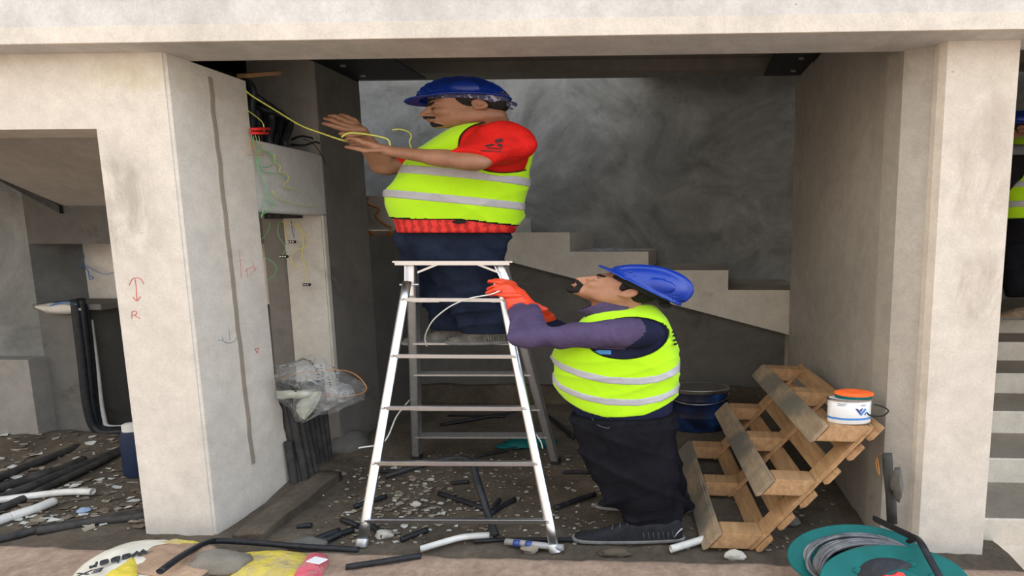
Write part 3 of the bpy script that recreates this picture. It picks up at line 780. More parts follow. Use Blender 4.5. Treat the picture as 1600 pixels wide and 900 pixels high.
def connector(px, py, Y, label, w=.06):
    c = at(px, py, Y=Y); t = empty('wire_connector', c, label, 'connector')
    box('connector_body', -w/2, w/2, -.012, .012, -.010, .012, m_black, t, bev=.003)
    for k in range(3): box('terminal', -w/2+w*(k+.2)/3, -w/2+w*(k+.7)/3, -.014, -.011, -.004, .006, m_alud, t)
connector(479, 445, JY, 'black terminal block at the end of the longest yellow wire')
connector(444, 401, JY, 'black terminal block on the green wire at the jamb edge')
connector(456, 378, JY, 'black terminal block below the short yellow and blue wires')
for k, pts in enumerate(([(455,218),(470,213),(485,215),(489,217)], [(455,226),(475,227),(492,222),(499,224)])):
    wire(pts, m_black, ['black cable end poking right from the upper bundle, the higher of two','black cable end poking right from the upper bundle, the lower of two'][k], .008, Y=4.05)
wire([(474,217),(488,224),(500,238),(509,257)], m_dusty, 'thin brown cable drooping from the upper conduit bundle', .004, Y=4.05)
# wooden slat above the upper bundle
a, b = at(383, 119, X=XL-.02), at(438, 114, X=XL+.0)
bm = bmesh.new(); add_para(bm, a+Vector((-.06,0,-.012)), b-a, (.07,0,0), (0,0,.028), .003)
tag(from_bm('timber_slat', bm, m_wood), 'thin brown timber slat jutting from the upper opening above the conduits', 'plank')

# ------------------------------------------------------------------ left bay: vertical bundle, floor conduits, scraps
lb = [((117,468),(138,640)),((126,466),(146,645)),((134,478),(153,650)),((140,500),(160,648))]
for k, (a, b) in enumerate(lb):
    pa, pb = at(a[0], a[1], Y=4.42+.03*k), at(b[0], b[1], Y=4.42+.03*k)
    fz = at(b[0]+12, 660, Z=.05)
    pts = [pa, pa.lerp(pb, .5), pb, Vector((pb.x+.05, pb.y+.02, .10)), Vector((pb.x+.30, pb.y+.05+.05*k, .09))]
    tag(tube('conduit', pts, .030 if k < 2 else .022, m_black if k < 3 else m_pvc, smooth_n=10, hollow=.8, sx=1.15), 'black conduit standing in the left bay below the niche' if k < 3 else 'grey white pipe standing among the black conduits in the left bay', 'pipe', 'black conduits standing in the left bay' if k < 3 else None)
flo = [((-30,758),(60,722),(195,672),.030),((-30,772),(90,735),(130,718),.032),((-30,790),(70,752),(205,697),.034),((-10,800),(60,768),(200,702),.026),((-30,850),(60,828),(228,800),.024),((60,830),(150,815),(230,806),.026)]
for k, (a, b, c_, r) in enumerate(flo):
    P = [at(*q, Z=r*.9) for q in (a, b, c_)]
    if a[0] < 0: P.insert(0, P[0]+(P[0]-P[1]).normalized()*1.6)
    tag(tube('conduit', P, r, m_dusty, smooth_n=8, sx=1.1), 'dusty black conduit lying across the dirt floor of the left bay', 'pipe', 'conduits lying on the left bay floor')
for k, (pts, lab) in enumerate((([(-20,784),(40,776),(100,769),(145,768)], 'long white plastic pipe on the left bay floor, the farther of two'), ([(-20,820),(20,806),(55,795),(85,783)], 'thick white plastic pipe on the left bay floor, the nearer of two'))):
    P = [at(x, y, Z=.03) for x, y in pts]; P.insert(0, P[0]+(P[0]-P[1]).normalized()*.9)
    tag(tube('plastic_pipe', P, .024+.006*k, m_pvc, smooth_n=6, hollow=.85), lab, 'pipe')
wire([(118,386),(128,392),(132,402),(128,412),(140,418),(160,428),(178,426)], m_bluew, 'blue wire hanging in the niche of the left bay', .003, Y=4.85)
wire([(118,418),(130,416),(138,424),(140,436),(146,434),(140,430)], m_bluew, 'blue wire with a small ring end in the left bay niche', .004, Y=4.85)
wire([(78,478),(90,474),(105,472),(120,476)], m_bluew, 'tangle of blue wire on the sill of the left bay niche', .006, Y=4.40)
o = lump('cement_rag', at(92, 482, Y=4.44), (.20,.06,.05), m_stair, 8); tag(o, 'crumpled pale rag on the sill of the left bay niche', 'rag')
t = empty('dark_container', at(214, 742, Z=0), 'narrow dark blue canister with a white top behind the left pier edge', 'canister')
m_navyp = flat('navy_plastic', (.012,.022,.05), .5)
lathe('canister_body', [(.06,0),(.062,.02),(.062,.32),(.05,.36)], (0,0,.0), m_navyp, t, sx=1.4)
lathe('canister_cap', [(.045,.36),(.045,.41),(.03,.42)], (0,0,0), m_pvc, t, sx=1.4)
o = tube('plaster_strip', [at(84, 634, Z=.28), at(92, 650, Z=.18), at(100, 676, Z=.03)], .016, m_pvc, seg=6); tag(o, 'crooked strip of white plaster leaning on the left bay wall', 'scrap')

# ------------------------------------------------------------------ offcuts and litter on the bay floor
offs = [((478,849),(531,829),.020),((505,846),(552,827),.020),((465,823),(487,821),.016),((553,792),(604,775),.017),((626,844),(668,828),.018),((534,812),(560,822),.016),((686,771),(757,795),.017),((765,803),(805,780),.018),((770,797),(780,781),.016),((706,755),(733,753),.013),((866,794),(930,772),.018),((880,738),(922,738),.013),((742,714),(815,699),.014),((688,664),(815,643),.018),((856,650),(898,684),.018),((594,737),(622,737),.013),((577,818),(600,838),.018),((700,650),(790,651),.013)]
where = ['beside the left ladder foot, nearer the terrace edge','just left of the left ladder foot','lying alone near the pier kerb','crossing behind the left front rail of the ladder','below the lowest ladder rung','half hidden by the lower left end of the ladder rail','left arm of the crossed offcuts under the ladder','right arm of the crossed offcuts under the ladder','stubby one at the middle of the crossed offcuts','tiny one under the middle of the ladder','between the ladder and the worker\'s shoe','short one left of the worker\'s trousers','behind the third rung of the ladder','far back under the ladder, slanting','right of the ladder back leg, slanting down','short one beside the ladder back leg','just right of the left ladder foot','farthest back, lying level under the ladder']
for ((a, b, r), wh) in zip(offs, where):
    pa, pb = at(*a, Z=r*.9), at(*b, Z=r*.9)
    tag(tube('conduit_offcut', [pa, (pa+pb)/2+Vector((0,0,.003)), pb], r, m_black, hollow=.82, smooth_n=4), 'black conduit offcut '+wh, 'pipe offcut')
o = tube('bent_hose', [at(603,745,Y=3.30), at(640,733,Y=3.32), at(690,719,Y=3.34), at(722,716,Y=3.33), at(738,724,Y=3.28), at(746,750,Y=3.20), at(760,795,Y=3.10), at(775,838,Z=.03)], .020, m_black, smooth_n=8, hollow=.8, sx=1.1)
tag(o, 'black hose bent like a hook standing up under the ladder', 'hose')
o = tube('plastic_pipe', [at(657,858,Z=.03), at(690,848,Z=.04), at(725,839,Z=.04), at(765,836,Z=.03)], .019, m_pvc, smooth_n=6, hollow=.8); tag(o, 'curved white plastic pipe at the terrace edge under the ladder', 'pipe')
t = empty('grey_tube', at(835, 853, Z=.02), 'grey plastic tube with printed label bands lying beside the right ladder foot', 'tube'); L0 = t.location
tube('tube_body', [at(790,846,Z=.03)-L0, at(835,851,Z=.03)-L0, at(880,856,Z=.03)-L0], .019, flat('grey_film_tube', (.33,.32,.30), .35), t, hollow=.8)
for x in (803, 822): tube('label_band', [at(x,848+.1*(x-800),Z=.032)-L0, at(x+9,849+.1*(x-800),Z=.032)-L0], .0205, m_lnavy, t)
o = tube('black_hose', [at(740,846,Z=.02), at(800,843,Z=.015), at(930,844,Z=.015), at(965,846,Z=.015)], .012, m_black, smooth_n=5); tag(o, 'thin black hose along the terrace edge behind the right ladder foot', 'hose')
o = tube('plastic_pipe', [at(1048,858,Z=.03), at(1075,850,Z=.03), at(1104,841,Z=.03)], .022, m_pvc, smooth_n=4, hollow=.8); tag(o, 'short beige pipe poking out from under the lower corner of the pallet', 'pipe')
bm = bmesh.new()
for i, (x, y) in enumerate(((765,688),(790,684),(830,690),(865,692),(888,688),(880,696),(840,702),(800,698))): pass
o = lump('teal_rag', at(825, 692, Z=.03), (.24,.10,.03), m_teal, 6, amp=.7); tag(o, 'crumpled teal plastic sheet on the floor behind the ladder', 'rag')
rocks = [((828,858),(.05,.03,.025),m_mortar,'brown rubble lump beside the right ladder foot'),((962,864),(.10,.03,.022),m_dirt,'broken brown rubble at the terrace edge below the worker\'s shoe'),((1148,868),(.06,.03,.03),m_stair,'pale broken concrete chunk beside the lower corner of the pallet'),((600,835),(.05,.03,.03),m_stair,'pale concrete chunk just right of the left ladder foot'),((650,788),(.035,.02,.02),m_stair,'small white plaster lump under the ladder'),((1238,815),(.05,.04,.03),m_dark,'dark stone on the floor behind the pallet'),((480,850),(.12,.05,.04),m_dark,'dark rubble chunk between the pier foot and the ladder'),((110,694),(.04,.03,.03),m_pvc,'white plaster lump on the left bay floor'),((94,738),(.04,.025,.02),m_pvc,'white plaster chip beside the conduits on the left bay floor'),((131,797),(.04,.03,.015),flat('pale_blue_scrap', (.25,.33,.45), .7),'pale blue crumpled scrap on the left bay floor')]
for i, ((px, py), r, m, lab) in enumerate(rocks):
    p = at(px, py, Z=r[2]*.5); tag(lump('stone', p, r, m, 10+i), lab, 'stone')
# paint flakes: uncountable litter
def flakes():
    rnd = random.Random(11); bm = bmesh.new(); vs = []
    def flake(x, y, s, mi, lift=.004):
        z = floor_z(x, y)+lift+rnd.uniform(0, .006); n = rnd.randint(4, 7); a0 = rnd.uniform(0, 6)
        top = [bm.verts.new((x+s*1.7*rnd.uniform(.6,1.1)*math.cos(a0+2*PI*k/n), y+s*rnd.uniform(.6,1.1)*math.sin(a0+2*PI*k/n), z+rnd.uniform(-.2,.5)*s)) for k in range(n)]
        bot = [bm.verts.new(v.co-Vector((0,0,.003))) for v in top]
        f = bm.faces.new(top); f.material_index = mi; bm.faces.new(bot[::-1]).material_index = mi
        for k in range(n): bm.faces.new([top[k], bot[k], bot[(k+1)%n], top[(k+1)%n]]).material_index = mi
    for _ in range(420):
        px = rnd.gauss(640, 75); py = rnd.uniform(730, 850); p = at(px, py, Z=0)
        if p.x < XL+.1 or py > 852: continue
        flake(p.x, p.y, rnd.choice((.004,.006,.008,.012,.020)), rnd.choice((0,1,1,2,2)))
    for _ in range(420):
        p = at(rnd.uniform(560, 950), rnd.uniform(705, 850), Z=0); flake(p.x, p.y, rnd.choice((.004,.006,.008,.012)), rnd.choice((0,1,1,2)))
    for _ in range(380):
        p = at(rnd.uniform(0, 230), rnd.uniform(690, 830), Z=0); flake(p.x, p.y, rnd.choice((.006,.008,.014,.022,.03)), rnd.choice((0,1,1,2,2)))
    for _ in range(160):
        p = at(rnd.uniform(900, 1350), rnd.uniform(760, 860), Z=0)
        if p.x < 1.05: flake(p.x, p.y, rnd.choice((.005,.008,.012)), rnd.choice((1,2,2)))
    return from_bm('paint_flakes', bm, [flat('white_flake', (.50,.50,.46), .8), flat('cream_flake', (.28,.24,.18), .85), flat('brown_chip', (.13,.10,.07), .9)])
tag(flakes(), 'white and cream paint flakes and chips littering the dirt floor of the bays', 'litter', kind='stuff')

# crumpled plastic sheet on the second tread of the back stair
bm = bmesh.new(); a, b = at(898, 391, Y=5.62), at(1009, 391, Y=5.62); nx, ny = 30, 8; g = []
for j in range(ny):
    r = []
    for i in range(nx):
        s, q_ = i/(nx-1), j/(ny-1); e = math.sin(PI*s)*math.sin(PI*q_)
        r.append(bm.verts.new((a.x+(b.x-a.x)*s, 5.53+.3*q_, r1b[1]+.004+e*.04*(.6+.8*abs(mnoise.noise(Vector((s*9, q_*3, 0))))) )))
    g.append(r)
for j in range(ny-1):
    for i in range(nx-1): bm.faces.new([g[j][i], g[j][i+1], g[j+1][i+1], g[j+1][i]])
tag(from_bm('plastic_sheet', bm, flat('grey_plastic_film', (.30,.31,.33), .25, var=.4, vs=14), smooth=True), 'crumpled grey plastic sheet lying on a tread of the back stair', 'sheet')
# orange conduit loop and concrete patch by the back stair
wire([(575,308),(574,318),(592,326),(587,338),(600,350),(612,356)], flat('orange_conduit', (.42,.16,.04), .6), 'thin orange brown conduit snaking over the stair side left of the ladder worker', .012, Y=5.42)
wire([(577,362),(590,370),(606,368),(612,362)], flat('orange_conduit', (.50,.20,.04), .6), 'thick orange conduit loop at the lower edge of the stair side', .022, Y=5.42)
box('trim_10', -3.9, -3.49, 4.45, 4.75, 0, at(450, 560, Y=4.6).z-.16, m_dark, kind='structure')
t = empty('sealant_canister', at(450, 560, Y=4.6), 'small dark canister with an orange label in the gap behind the left pier', 'canister')
lathe('canister_body', [(.03,-.16),(.032,-.15),(.032,.05),(.028,.06)], (0,0,0), m_navyp, t, sx=1.6); lathe('canister_label', [(.033,-.06),(.033,.02)], (0,0,0), m_orange, t, sx=1.6)

# markings drawn on the pier
m_mk = flat('red_crayon', (.50,.10,.07), .9); m_pen = flat('grey_pencil', (.22,.24,.30), .9)
def marks(name, strokes, m, lab, X=None, Y=None, r=.0022):
    bm = bmesh.new()
    for s in strokes:
        P = [at(x, y, **({'X': X} if X is not None else {'Y': Y})) for x, y in s]; add_tube(bm, spline(P, 5), r, 5)
    return tag(from_bm(name, bm, m), lab, 'marking')
FY = 3.0-.0005
marks('arrow_mark', [[(211,436),(213,450),(214,469)], [(202,446),(206,437),(212,434),(220,436),(225,444)], [(208,464),(214,470),(220,463)]], m_mk, 'red crayon double headed arrow drawn on the front of the left pier', Y=FY)
marks('letter_mark', [[(206,498),(206,487)], [(206,487),(211,486),(214,489),(211,492),(206,492)], [(209,492),(219,498)]], m_mk, 'red letter R written on the front of the left pier', Y=FY)
marks('circle_mark', [[(347,526),(349,533),(357,536),(366,533),(371,524)], [(358,515),(359,532)], [(341,532),(347,531)]], m_pen, 'grey pencil curve with a stroke through it on the side of the left pier', X=XL+.0005)
marks('tally_mark', [[(374,391),(377,436)], [(370,409),(380,406)], [(382,424),(396,416)], [(390,430),(401,418)], [(385,418),(387,434)], [(395,410),(399,425)]], m_mk, 'faint red and grey scribbled tally on the side of the left pier', X=XL+.0005, r=.0014)
marks('triangle_mark', [[(398,545),(404,544)], [(404,544),(402,552)], [(402,552),(398,545)]], m_mk, 'tiny red triangle drawn low on the side of the left pier', X=XL+.0005)

# ------------------------------------------------------------------ terrace: cement bag, hose, tube
def cement_bag():
    c = at(300, 885, Z=.10); c.z = .10
    t = empty('cement_bag', c, 'torn white and yellow paper cement bag with a pink end, lying before the left pier', 'bag')
    mw = flat('white_bag_paper', (.64,.60,.50), .8, var=.12, vs=8, bump=.3, bs=12, bd=.02)
    def dusty(name, c):
        M = NB(name, .75); M.base(M.mix(M.ramp(M.noise(6, 9, .7, .8), [(.48, 0.), (.66, .85)]), c, (.36,.28,.20))); M.bump(M.noise(11, 6, .6, 1.2), .7, .03); return M.m
    my = dusty('yellow_bag_paper', (.64,.50,.05)); mp = dusty('pink_bag_paper', (.62,.10,.14))
    mb = flat('brown_inner_paper', (.36,.235,.15), .85, var=.3, vs=5, bump=.9, bs=9, bd=.03)
    def patch(name, out, h, m, seed=0, N=26, base=.0, parent=t):
        """puffy sheet filling the outline, thick and closed"""
        P = [at(x, y, Z=.10+h*.4) for x, y in out]; P = [Vector((p.x-c.x, p.y-c.y, 0)) for p in P]
        ctr = sum(P, Vector())/len(P); n = len(P); bm = bmesh.new(); rings = []
        D = spline(P+[P[0]], 5)[:-1]; K_ = 9
        for j in range(K_+1):
            s = 1-j/K_; r = []
            for i, p in enumerate(D):
                q = ctr+(p-ctr)*s; e = (1-s**3.0)
                z = base+h*e+.012*mnoise.noise(Vector((q.x*7+seed, q.y*9, seed)))*(1 if j else .3)+.006*mnoise.noise(Vector((q.x*20+seed, q.y*26, seed)))*(1 if j else 0)
                r.append(bm.verts.new((q.x, q.y, max(z, base+.002))))
            rings.append(r)
        k = len(D)
        for a, b in zip(rings, rings[1:]):
            for i in range(k): bm.faces.new([a[i], a[(i+1)%k], b[(i+1)%k], b[i]])
        bot = [bm.verts.new((v.co.x, v.co.y, base-.004)) for v in rings[0]]
        for i in range(k): bm.faces.new([bot[i], bot[(i+1)%k], rings[0][(i+1)%k], rings[0][i]])
        bm.faces.new(bot[::-1]); bmesh.ops.remove_doubles(bm, verts=rings[-1], dist=.004)
        bmesh.ops.recalc_face_normals(bm, faces=bm.faces)
        return from_bm(name, bm, m, parent, smooth=True)
    patch('white_paper', [(105,905),(128,878),(165,856),(205,842),(250,839),(290,846),(318,856),(330,880),(310,912),(230,925)], .050, mw, 1)
    patch('inner_paper', [(212,905),(218,878),(245,862),(290,858),(335,862),(340,885),(300,915)], .022, mb, 2, base=.044)
    patch('yellow_flap', [(160,915),(190,893),(212,880),(218,895),(208,918)], .020, my, 3, base=.042)
    patch('yellow_fold', [(254,858),(275,853),(312,857),(304,863),(262,864)], .010, my, 8, base=.040)
    patch('yellow_paper', [(345,915),(355,885),(372,862),(410,858),(450,857),(480,862),(488,885),(455,920)], .046, my, 4)
    patch('pink_end', [(440,918),(462,890),(482,863),(505,862),(513,875),(500,900),(480,925)], .044, mp, 5, base=.004)
    p = at(496, 874, Z=.155)-c
    bm = bmesh.new(); add_para(bm, p+Vector((-.05, -.02, -.004)), (.085, -.02, 0), (.02, .045, 0), (0, 0, .006), .002); from_bm('label', bm, m_tin, t)
    mt = flat('dark_print', (.05,.05,.055), .7)
    p = at(186, 873, Z=.160)-c
    Mx = Matrix.Translation(p) @ Matrix.Rotation(math.radians(196), 4, 'Z') @ Matrix.Rotation(.10, 4, 'X')
    Mx = Matrix.Translation(p) @ Matrix.Rotation(math.radians(222), 4, 'Z')
    text_mesh('brand_print', 'weber', .088, Mx, mt, t, sx=.95, extrude=.006)
    p = at(140, 894, Z=.155)-c
    text_mesh('small_print', 'EX', .055, Matrix.Translation(p) @ Matrix.Rotation(math.radians(212), 4, 'Z'), mt, t, sx=1.6, extrude=.002)
    for k in range(3):
        p = at(222+8*k, 866-2*k, Z=.165)-c; bm = bmesh.new(); add_para(bm, p, (-.10, -.03, 0), (.003, .004, 0), (0, 0, .001)); from_bm('fine_print', bm, mt, t)
    cl = lump('hardened_cement', at(345, 878, Z=.15), (.17,.075,.055), concrete('hardened_cement_mud', (.13,.11,.085), (.27,.245,.20), pits=0, bump=.8), 3)
    tag(cl, 'hardened brown grey cement lump spilling from the torn bag', 'cement')
cement_bag()
o = tube('black_hose', [at(250,893,Z=.20), at(285,868,Z=.20), at(318,850,Z=.16), at(340,845,Z=.12), at(400,848,Z=.10), at(470,854,Z=.10), at(560,859,Z=.10)], .016, m_black, smooth_n=8, hollow=.78, sx=1.25)
tag(o, 'black hose with a cut open end lying across the torn cement bag', 'hose')
o = tube('conduit_offcut', [at(541,886,Z=.12), at(600,877,Z=.12), at(658,868,Z=.12)], .016, m_black, smooth_n=4, hollow=.8); tag(o, 'straight black pipe offcut lying alone on the sandy terrace', 'pipe offcut')

# ------------------------------------------------------------------ implicit-surface figure modelling
def surface_nets(f, lo, hi, h):
    lo = np.array(lo, float); hi = np.array(hi, float); n = np.maximum(4, np.ceil((hi-lo)/h).astype(int)+1)
    ax = [lo[i]+h*np.arange(n[i]) for i in range(3)]
    G = np.stack(np.meshgrid(*ax, indexing='ij'), -1).reshape(-1, 3)
    V = np.empty(len(G))
    for s in range(0, len(G), 400000): V[s:s+400000] = f(G[s:s+400000])
    V = V.reshape(n)
    ins = V < 0; nx, ny, nz = n
    corners = [(i, j, k) for i in (0, 1) for j in (0, 1) for k in (0, 1)]
    def sub(A, c): return A[c[0]:nx-1+c[0], c[1]:ny-1+c[1], c[2]:nz-1+c[2]]
    cnt = sum(sub(ins, c).astype(int) for c in corners); act = (cnt > 0) & (cnt < 8)
    acc = np.zeros(act.shape+(3,)); num = np.zeros(act.shape)
    for a in corners:
        for d in range(3):
            if a[d]: continue
            b = list(a); b[d] = 1
            va, vb = sub(V, a), sub(V, b); m = (va < 0) != (vb < 0)
            t = np.where(m, va/np.where(m, va-vb, 1), 0)
            p = np.zeros(act.shape+(3,)); p[...] = a; p[..., d] += t
            acc += p*m[..., None]; num += m
    idx = -np.ones(act.shape, int); idx[act] = np.arange(act.sum())
    I = np.argwhere(act); P = lo+h*(I+acc[act]/num[act][:, None])
    faces = []
    for d in range(3):
        sl0 = [slice(None)]*3; sl1 = [slice(None)]*3; sl0[d] = slice(0, -1); sl1[d] = slice(1, None)
        A, B = ins[tuple(sl0)], ins[tuple(sl1)]; E_ = np.argwhere(A != B)
        o1, o2 = [(1, 2), (2, 0), (0, 1)][d]
        ok = (E_[:, o1] > 0) & (E_[:, o2] > 0) & (E_[:, o1] < n[o1]-1) & (E_[:, o2] < n[o2]-1); E_ = E_[ok]
        if not len(E_): continue
        def g(a, b):
            q = E_.copy(); q[:, o1] -= a; q[:, o2] -= b; return idx[q[:, 0], q[:, 1], q[:, 2]]
        Q = np.stack([g(1, 1), g(0, 1), g(0, 0), g(1, 0)], 1)
        flip = ~A[E_[:, 0], E_[:, 1], E_[:, 2]]; Q[flip] = Q[flip][:, ::-1]
        faces.append(Q)
    Fq = np.concatenate(faces) if faces else np.zeros((0, 4), int)
    Fq = Fq[(Fq >= 0).all(1)]
    return P, Fq
def smin(a, b, k):
    if k <= 0: return np.minimum(a, b)
    h = np.clip(.5+.5*(b-a)/k, 0, 1); return b+(a-b)*h-k*h*(1-h)
def smax(a, b, k): return -smin(-a, -b, k)
def cap(P, a, b, r1, r2=None):
    a = np.array(a, float); b = np.array(b, float); r2 = r1 if r2 is None else r2
    ab = b-a; t = np.clip(((P-a) @ ab)/max(ab @ ab, 1e-9), 0, 1)
    return np.linalg.norm(P-a-t[:, None]*ab, axis=1)-(r1+(r2-r1)*t)
def ell(P, c, r, R=None):
    q = P-np.array(c, float)
    if R is not None: q = q @ R      # into the ellipsoid's frame
    r = np.array(r, float); k0 = np.linalg.norm(q/r, axis=1); k1 = np.linalg.norm(q/(r*r), axis=1)
    return k0*(k0-1)/np.maximum(k1, 1e-9)
def rotY(a): c, s = math.cos(a), math.sin(a); return np.array([[c,0,s],[0,1,0],[-s,0,c]])
def rotX(a): c, s = math.cos(a), math.sin(a); return np.array([[1,0,0],[0,c,-s],[0,s,c]])
def rotZ(a): c, s = math.cos(a), math.sin(a); return np.array([[c,-s,0],[s,c,0],[0,0,1]])
def wob(P, amp, k, seed=0):
    """cheap smooth pseudo noise for cloth folds"""
    x, y, z = P[:, 0]*k+seed, P[:, 1]*k+seed*1.7, P[:, 2]*k-seed
    return amp*(np.sin(x*1.9+1.3*np.sin(z*1.3+y))+np.sin(z*2.3+1.7*np.sin(x*.9-y*.7))+np.sin(y*2.1+x*1.1+1.1*np.sin(z*1.7)))/3
def crease(P, amp, k, d, seed=0, sharp=2.0):
    """narrow raised folds running across direction d"""
    ph = k*(P @ np.array(d, float))+1.4*np.sin(P[:, 0]*k*.31+seed)+1.1*np.sin(P[:, 2]*k*.23+seed*2.1)+.8*np.sin(P[:, 1]*k*.4-seed)
    env = .5+.5*np.sin(P[:, 2]*k*.17+P[:, 0]*k*.21+seed*1.3)
    return -amp*env*(1-np.abs(np.sin(ph)))**sharp
class Loft:
    """torso or leg volume from horizontal sections: (z, xfront, xback, ycentre, yhalf)"""
    def __init__(s, rows, pw=2.3, soft=.02):
        rows = sorted(rows); z = np.array([r[0] for r in rows]); zz = np.linspace(z[0], z[-1], 160)
        s.z = zz; s.v = []
        for k in range(1, 5):
            v = np.interp(zz, z, [r[k] for r in rows]); w = max(1, int(soft/(zz[1]-zz[0])))
            ker = np.hanning(2*w+3)[1:-1]; ker /= ker.sum(); vp = np.pad(v, w, mode='reflect', reflect_type='odd'); s.v.append(np.convolve(vp, ker, 'same')[w:-w])
        s.pw = pw
    def __call__(s, P, off=0, rnd=.03):
        z = P[:, 2]; xa, xb, yc, yh = [np.interp(z, s.z, v) for v in s.v]
        cx, rx = (xa+xb)/2, np.maximum((xb-xa)/2, .01); yh = np.maximum(yh, .01); pw = s.pw
        qx, qy = np.abs(P[:, 0]-cx), np.abs(P[:, 1]-yc)
        k = ((qx/rx)**pw+(qy/yh)**pw)**(1/pw)
        gr = np.sqrt(qx*qx+qy*qy)+1e-6
        d = (k-1)*np.minimum(gr/np.maximum(k, 1e-3), np.maximum(rx, yh))
        return smax(d-off, smax(z-s.z[-1]-off, s.z[0]-off-z, .001), rnd)

K = 2.3; HZ = np.array([1, 1, .93])
class Person:
    def __init__(s, name, root, label, k=K):
        s.k = k; s.o = Vector(root); s.e = empty(name, root, label, 'person')
    def J(s, px, py, Y):
        p = at(px, py, Y=Y)-s.o; return np.array([p.x/s.k, p.y, p.z])
    def sec(s, py, xa, xb, yc, yh, inset=0, Y=None):
        a, b = s.J(xa, py, Y if Y else yc), s.J(xb, py, Y if Y else yc)
        return (float((a[2]+b[2])/2), float(a[0])+inset, float(b[0])-inset, yc-s.o.y, yh-inset)
    def mesh(s, name, parts, m, parent=None, mi=None, disp=None):
        """parts: (sdf, lo, hi, voxel) volumes baked into one mesh"""
        Vs, Fs, n = [], [], 0
        for f, lo, hi, h in parts:
            P, Q = surface_nets(f, lo, hi, h); Vs.append(P); Fs.append(Q+n); n += len(P)
        V = np.concatenate(Vs); Fq = np.concatenate(Fs)
        idx = mi(V[Fq].mean(1)) if mi else None
        W_ = V.copy(); W_[:, 0] *= s.k
        me = bpy.data.meshes.new(name); me.vertices.add(len(W_)); me.vertices.foreach_set('co', W_.astype(np.float32).ravel())
        me.loops.add(len(Fq)*4); me.loops.foreach_set('vertex_index', Fq.astype(np.int32).ravel())
        me.polygons.add(len(Fq)); me.polygons.foreach_set('loop_start', np.arange(0, len(Fq)*4, 4, dtype=np.int32))
        me.polygons.foreach_set('loop_total', np.full(len(Fq), 4, dtype=np.int32))
        for x in (m if isinstance(m, (list, tuple)) else [m]): me.materials.append(x)
        if idx is not None: me.polygons.foreach_set('material_index', idx.astype(np.int32))
        me.polygons.foreach_set('use_smooth', np.ones(len(Fq), dtype=bool)); me.update(calc_edges=True); me.validate()
        o = bpy.data.objects.new(name, me); C.objects.link(o); o.parent = parent or s.e
        return o
def bb(pts, pad):
    a = np.array(pts); return a.min(0)-pad, a.max(0)+pad

def skin_mat(name, c1, c2):
    M = NB(name, .5); M.base(M.ramp(M.noise(9, 5), [(.3, c1), (.7, c2)])); M.bump(M.noise(180, 3), .15, .002)
    M.b.inputs['Subsurface Weight'].default_value = .08; M.b.inputs['Subsurface Radius'].default_value = (.01, .004, .002); return M.m
def cloth(name, c, rough=.85, var=.12, wr=.35, scale=7, fine=240):
    M = NB(name, rough); M.b.inputs['Specular IOR Level'].default_value = .10; a = M.noise(5, 5, .6, .6)
    M.base(M.ramp(a, [(.3, tuple(x*(1-var) for x in c)), (.7, tuple(min(1, x*(1+var)) for x in c))]))
    M.bump(M.mix(.12, M.noise(scale, 4, .55, 1.2), M.noise(fine, 2)), wr, .02); return M.m
m_skin1 = skin_mat('brown_skin', (.235,.108,.058), (.33,.16,.09))
m_skin2 = skin_mat('warm_brown_skin', (.31,.14,.075), (.42,.205,.115))
m_hair = flat('black_hair', (.012,.010,.009), .7, var=.5, vs=60, bump=.8, bs=160)
m_lip = flat('lip_skin', (.24,.095,.07), .5); m_eyew = flat('eye_white', (.62,.58,.54), .25, var=.02); m_iris = flat('dark_iris', (.02,.012,.01), .2)
m_lime = cloth('lime_yellow_vest_fabric', (.43,.77,.012), .75, .04, .35, 6)
m_lime.node_tree.nodes['Principled BSDF'].inputs['Sheen Weight'].default_value = .2
m_piping = flat('black_piping', (.012,.014,.010), .8)
m_refl = flat('silver_reflective_tape', (.40,.40,.42), .45, 0, var=.06)
m_blue = flat('blue_hard_hat_plastic', (.005,.035,.30), .32, var=.05)
m_blued = flat('deep_blue_hard_hat_plastic', (.004,.028,.24), .34, var=.05)
m_shirt = cloth('red_jersey', (.60,.016,.012), .7, .30, .9, 6)
m_jean = cloth('dark_blue_denim', (.015,.022,.042), .9, .45, .8, 9)
m_blackt = cloth('black_work_trousers', (.008,.008,.011), .9, .5, .9, 8)
m_purple = cloth('faded_purple_cotton', (.075,.055,.11), .85, .25, .8, 9)
m_navy = cloth('dark_navy_cotton', (.014,.016,.04), .85, .3, .6, 8)
m_glove = flat('orange_rubber_glove', (.78,.065,.022), .45, var=.08, bump=.4, bs=40)
m_shoe = flat('dusty_grey_shoe', (.115,.105,.088), .8, var=.5, vs=14, bump=.4)
m_sole = flat('grey_shoe_sole', (.16,.155,.15), .8, var=.3)
m_lace = flat('grey_lace', (.10,.10,.105), .8)
m_white_d = flat('pale_worn_trim', (.5,.5,.48), .6)
m_band = None
def bandana_mat():
    M = NB('navy_printed_bandana', .8); v = M.n('ShaderNodeTexVoronoi'); v.inputs['Scale'].default_value = 38
    M.l(M.vec((.5,1,1)), v.inputs['Vector']); k = M.ramp(v.outputs['Distance'], [(.12, 1.), (.2, 0.)])
    g = M.ramp(M.noise(20, 3, .5, 2), [(.56, 0.), (.6, 1.)])
    M.base(M.mix(M.mix(1, g, .8, 'MULTIPLY'), M.mix(M.mix(1, k, .5, 'MULTIPLY'), (.04,.042,.09), (.35,.35,.42)), (.38,.38,.46))); return M.m
m_band = bandana_mat()

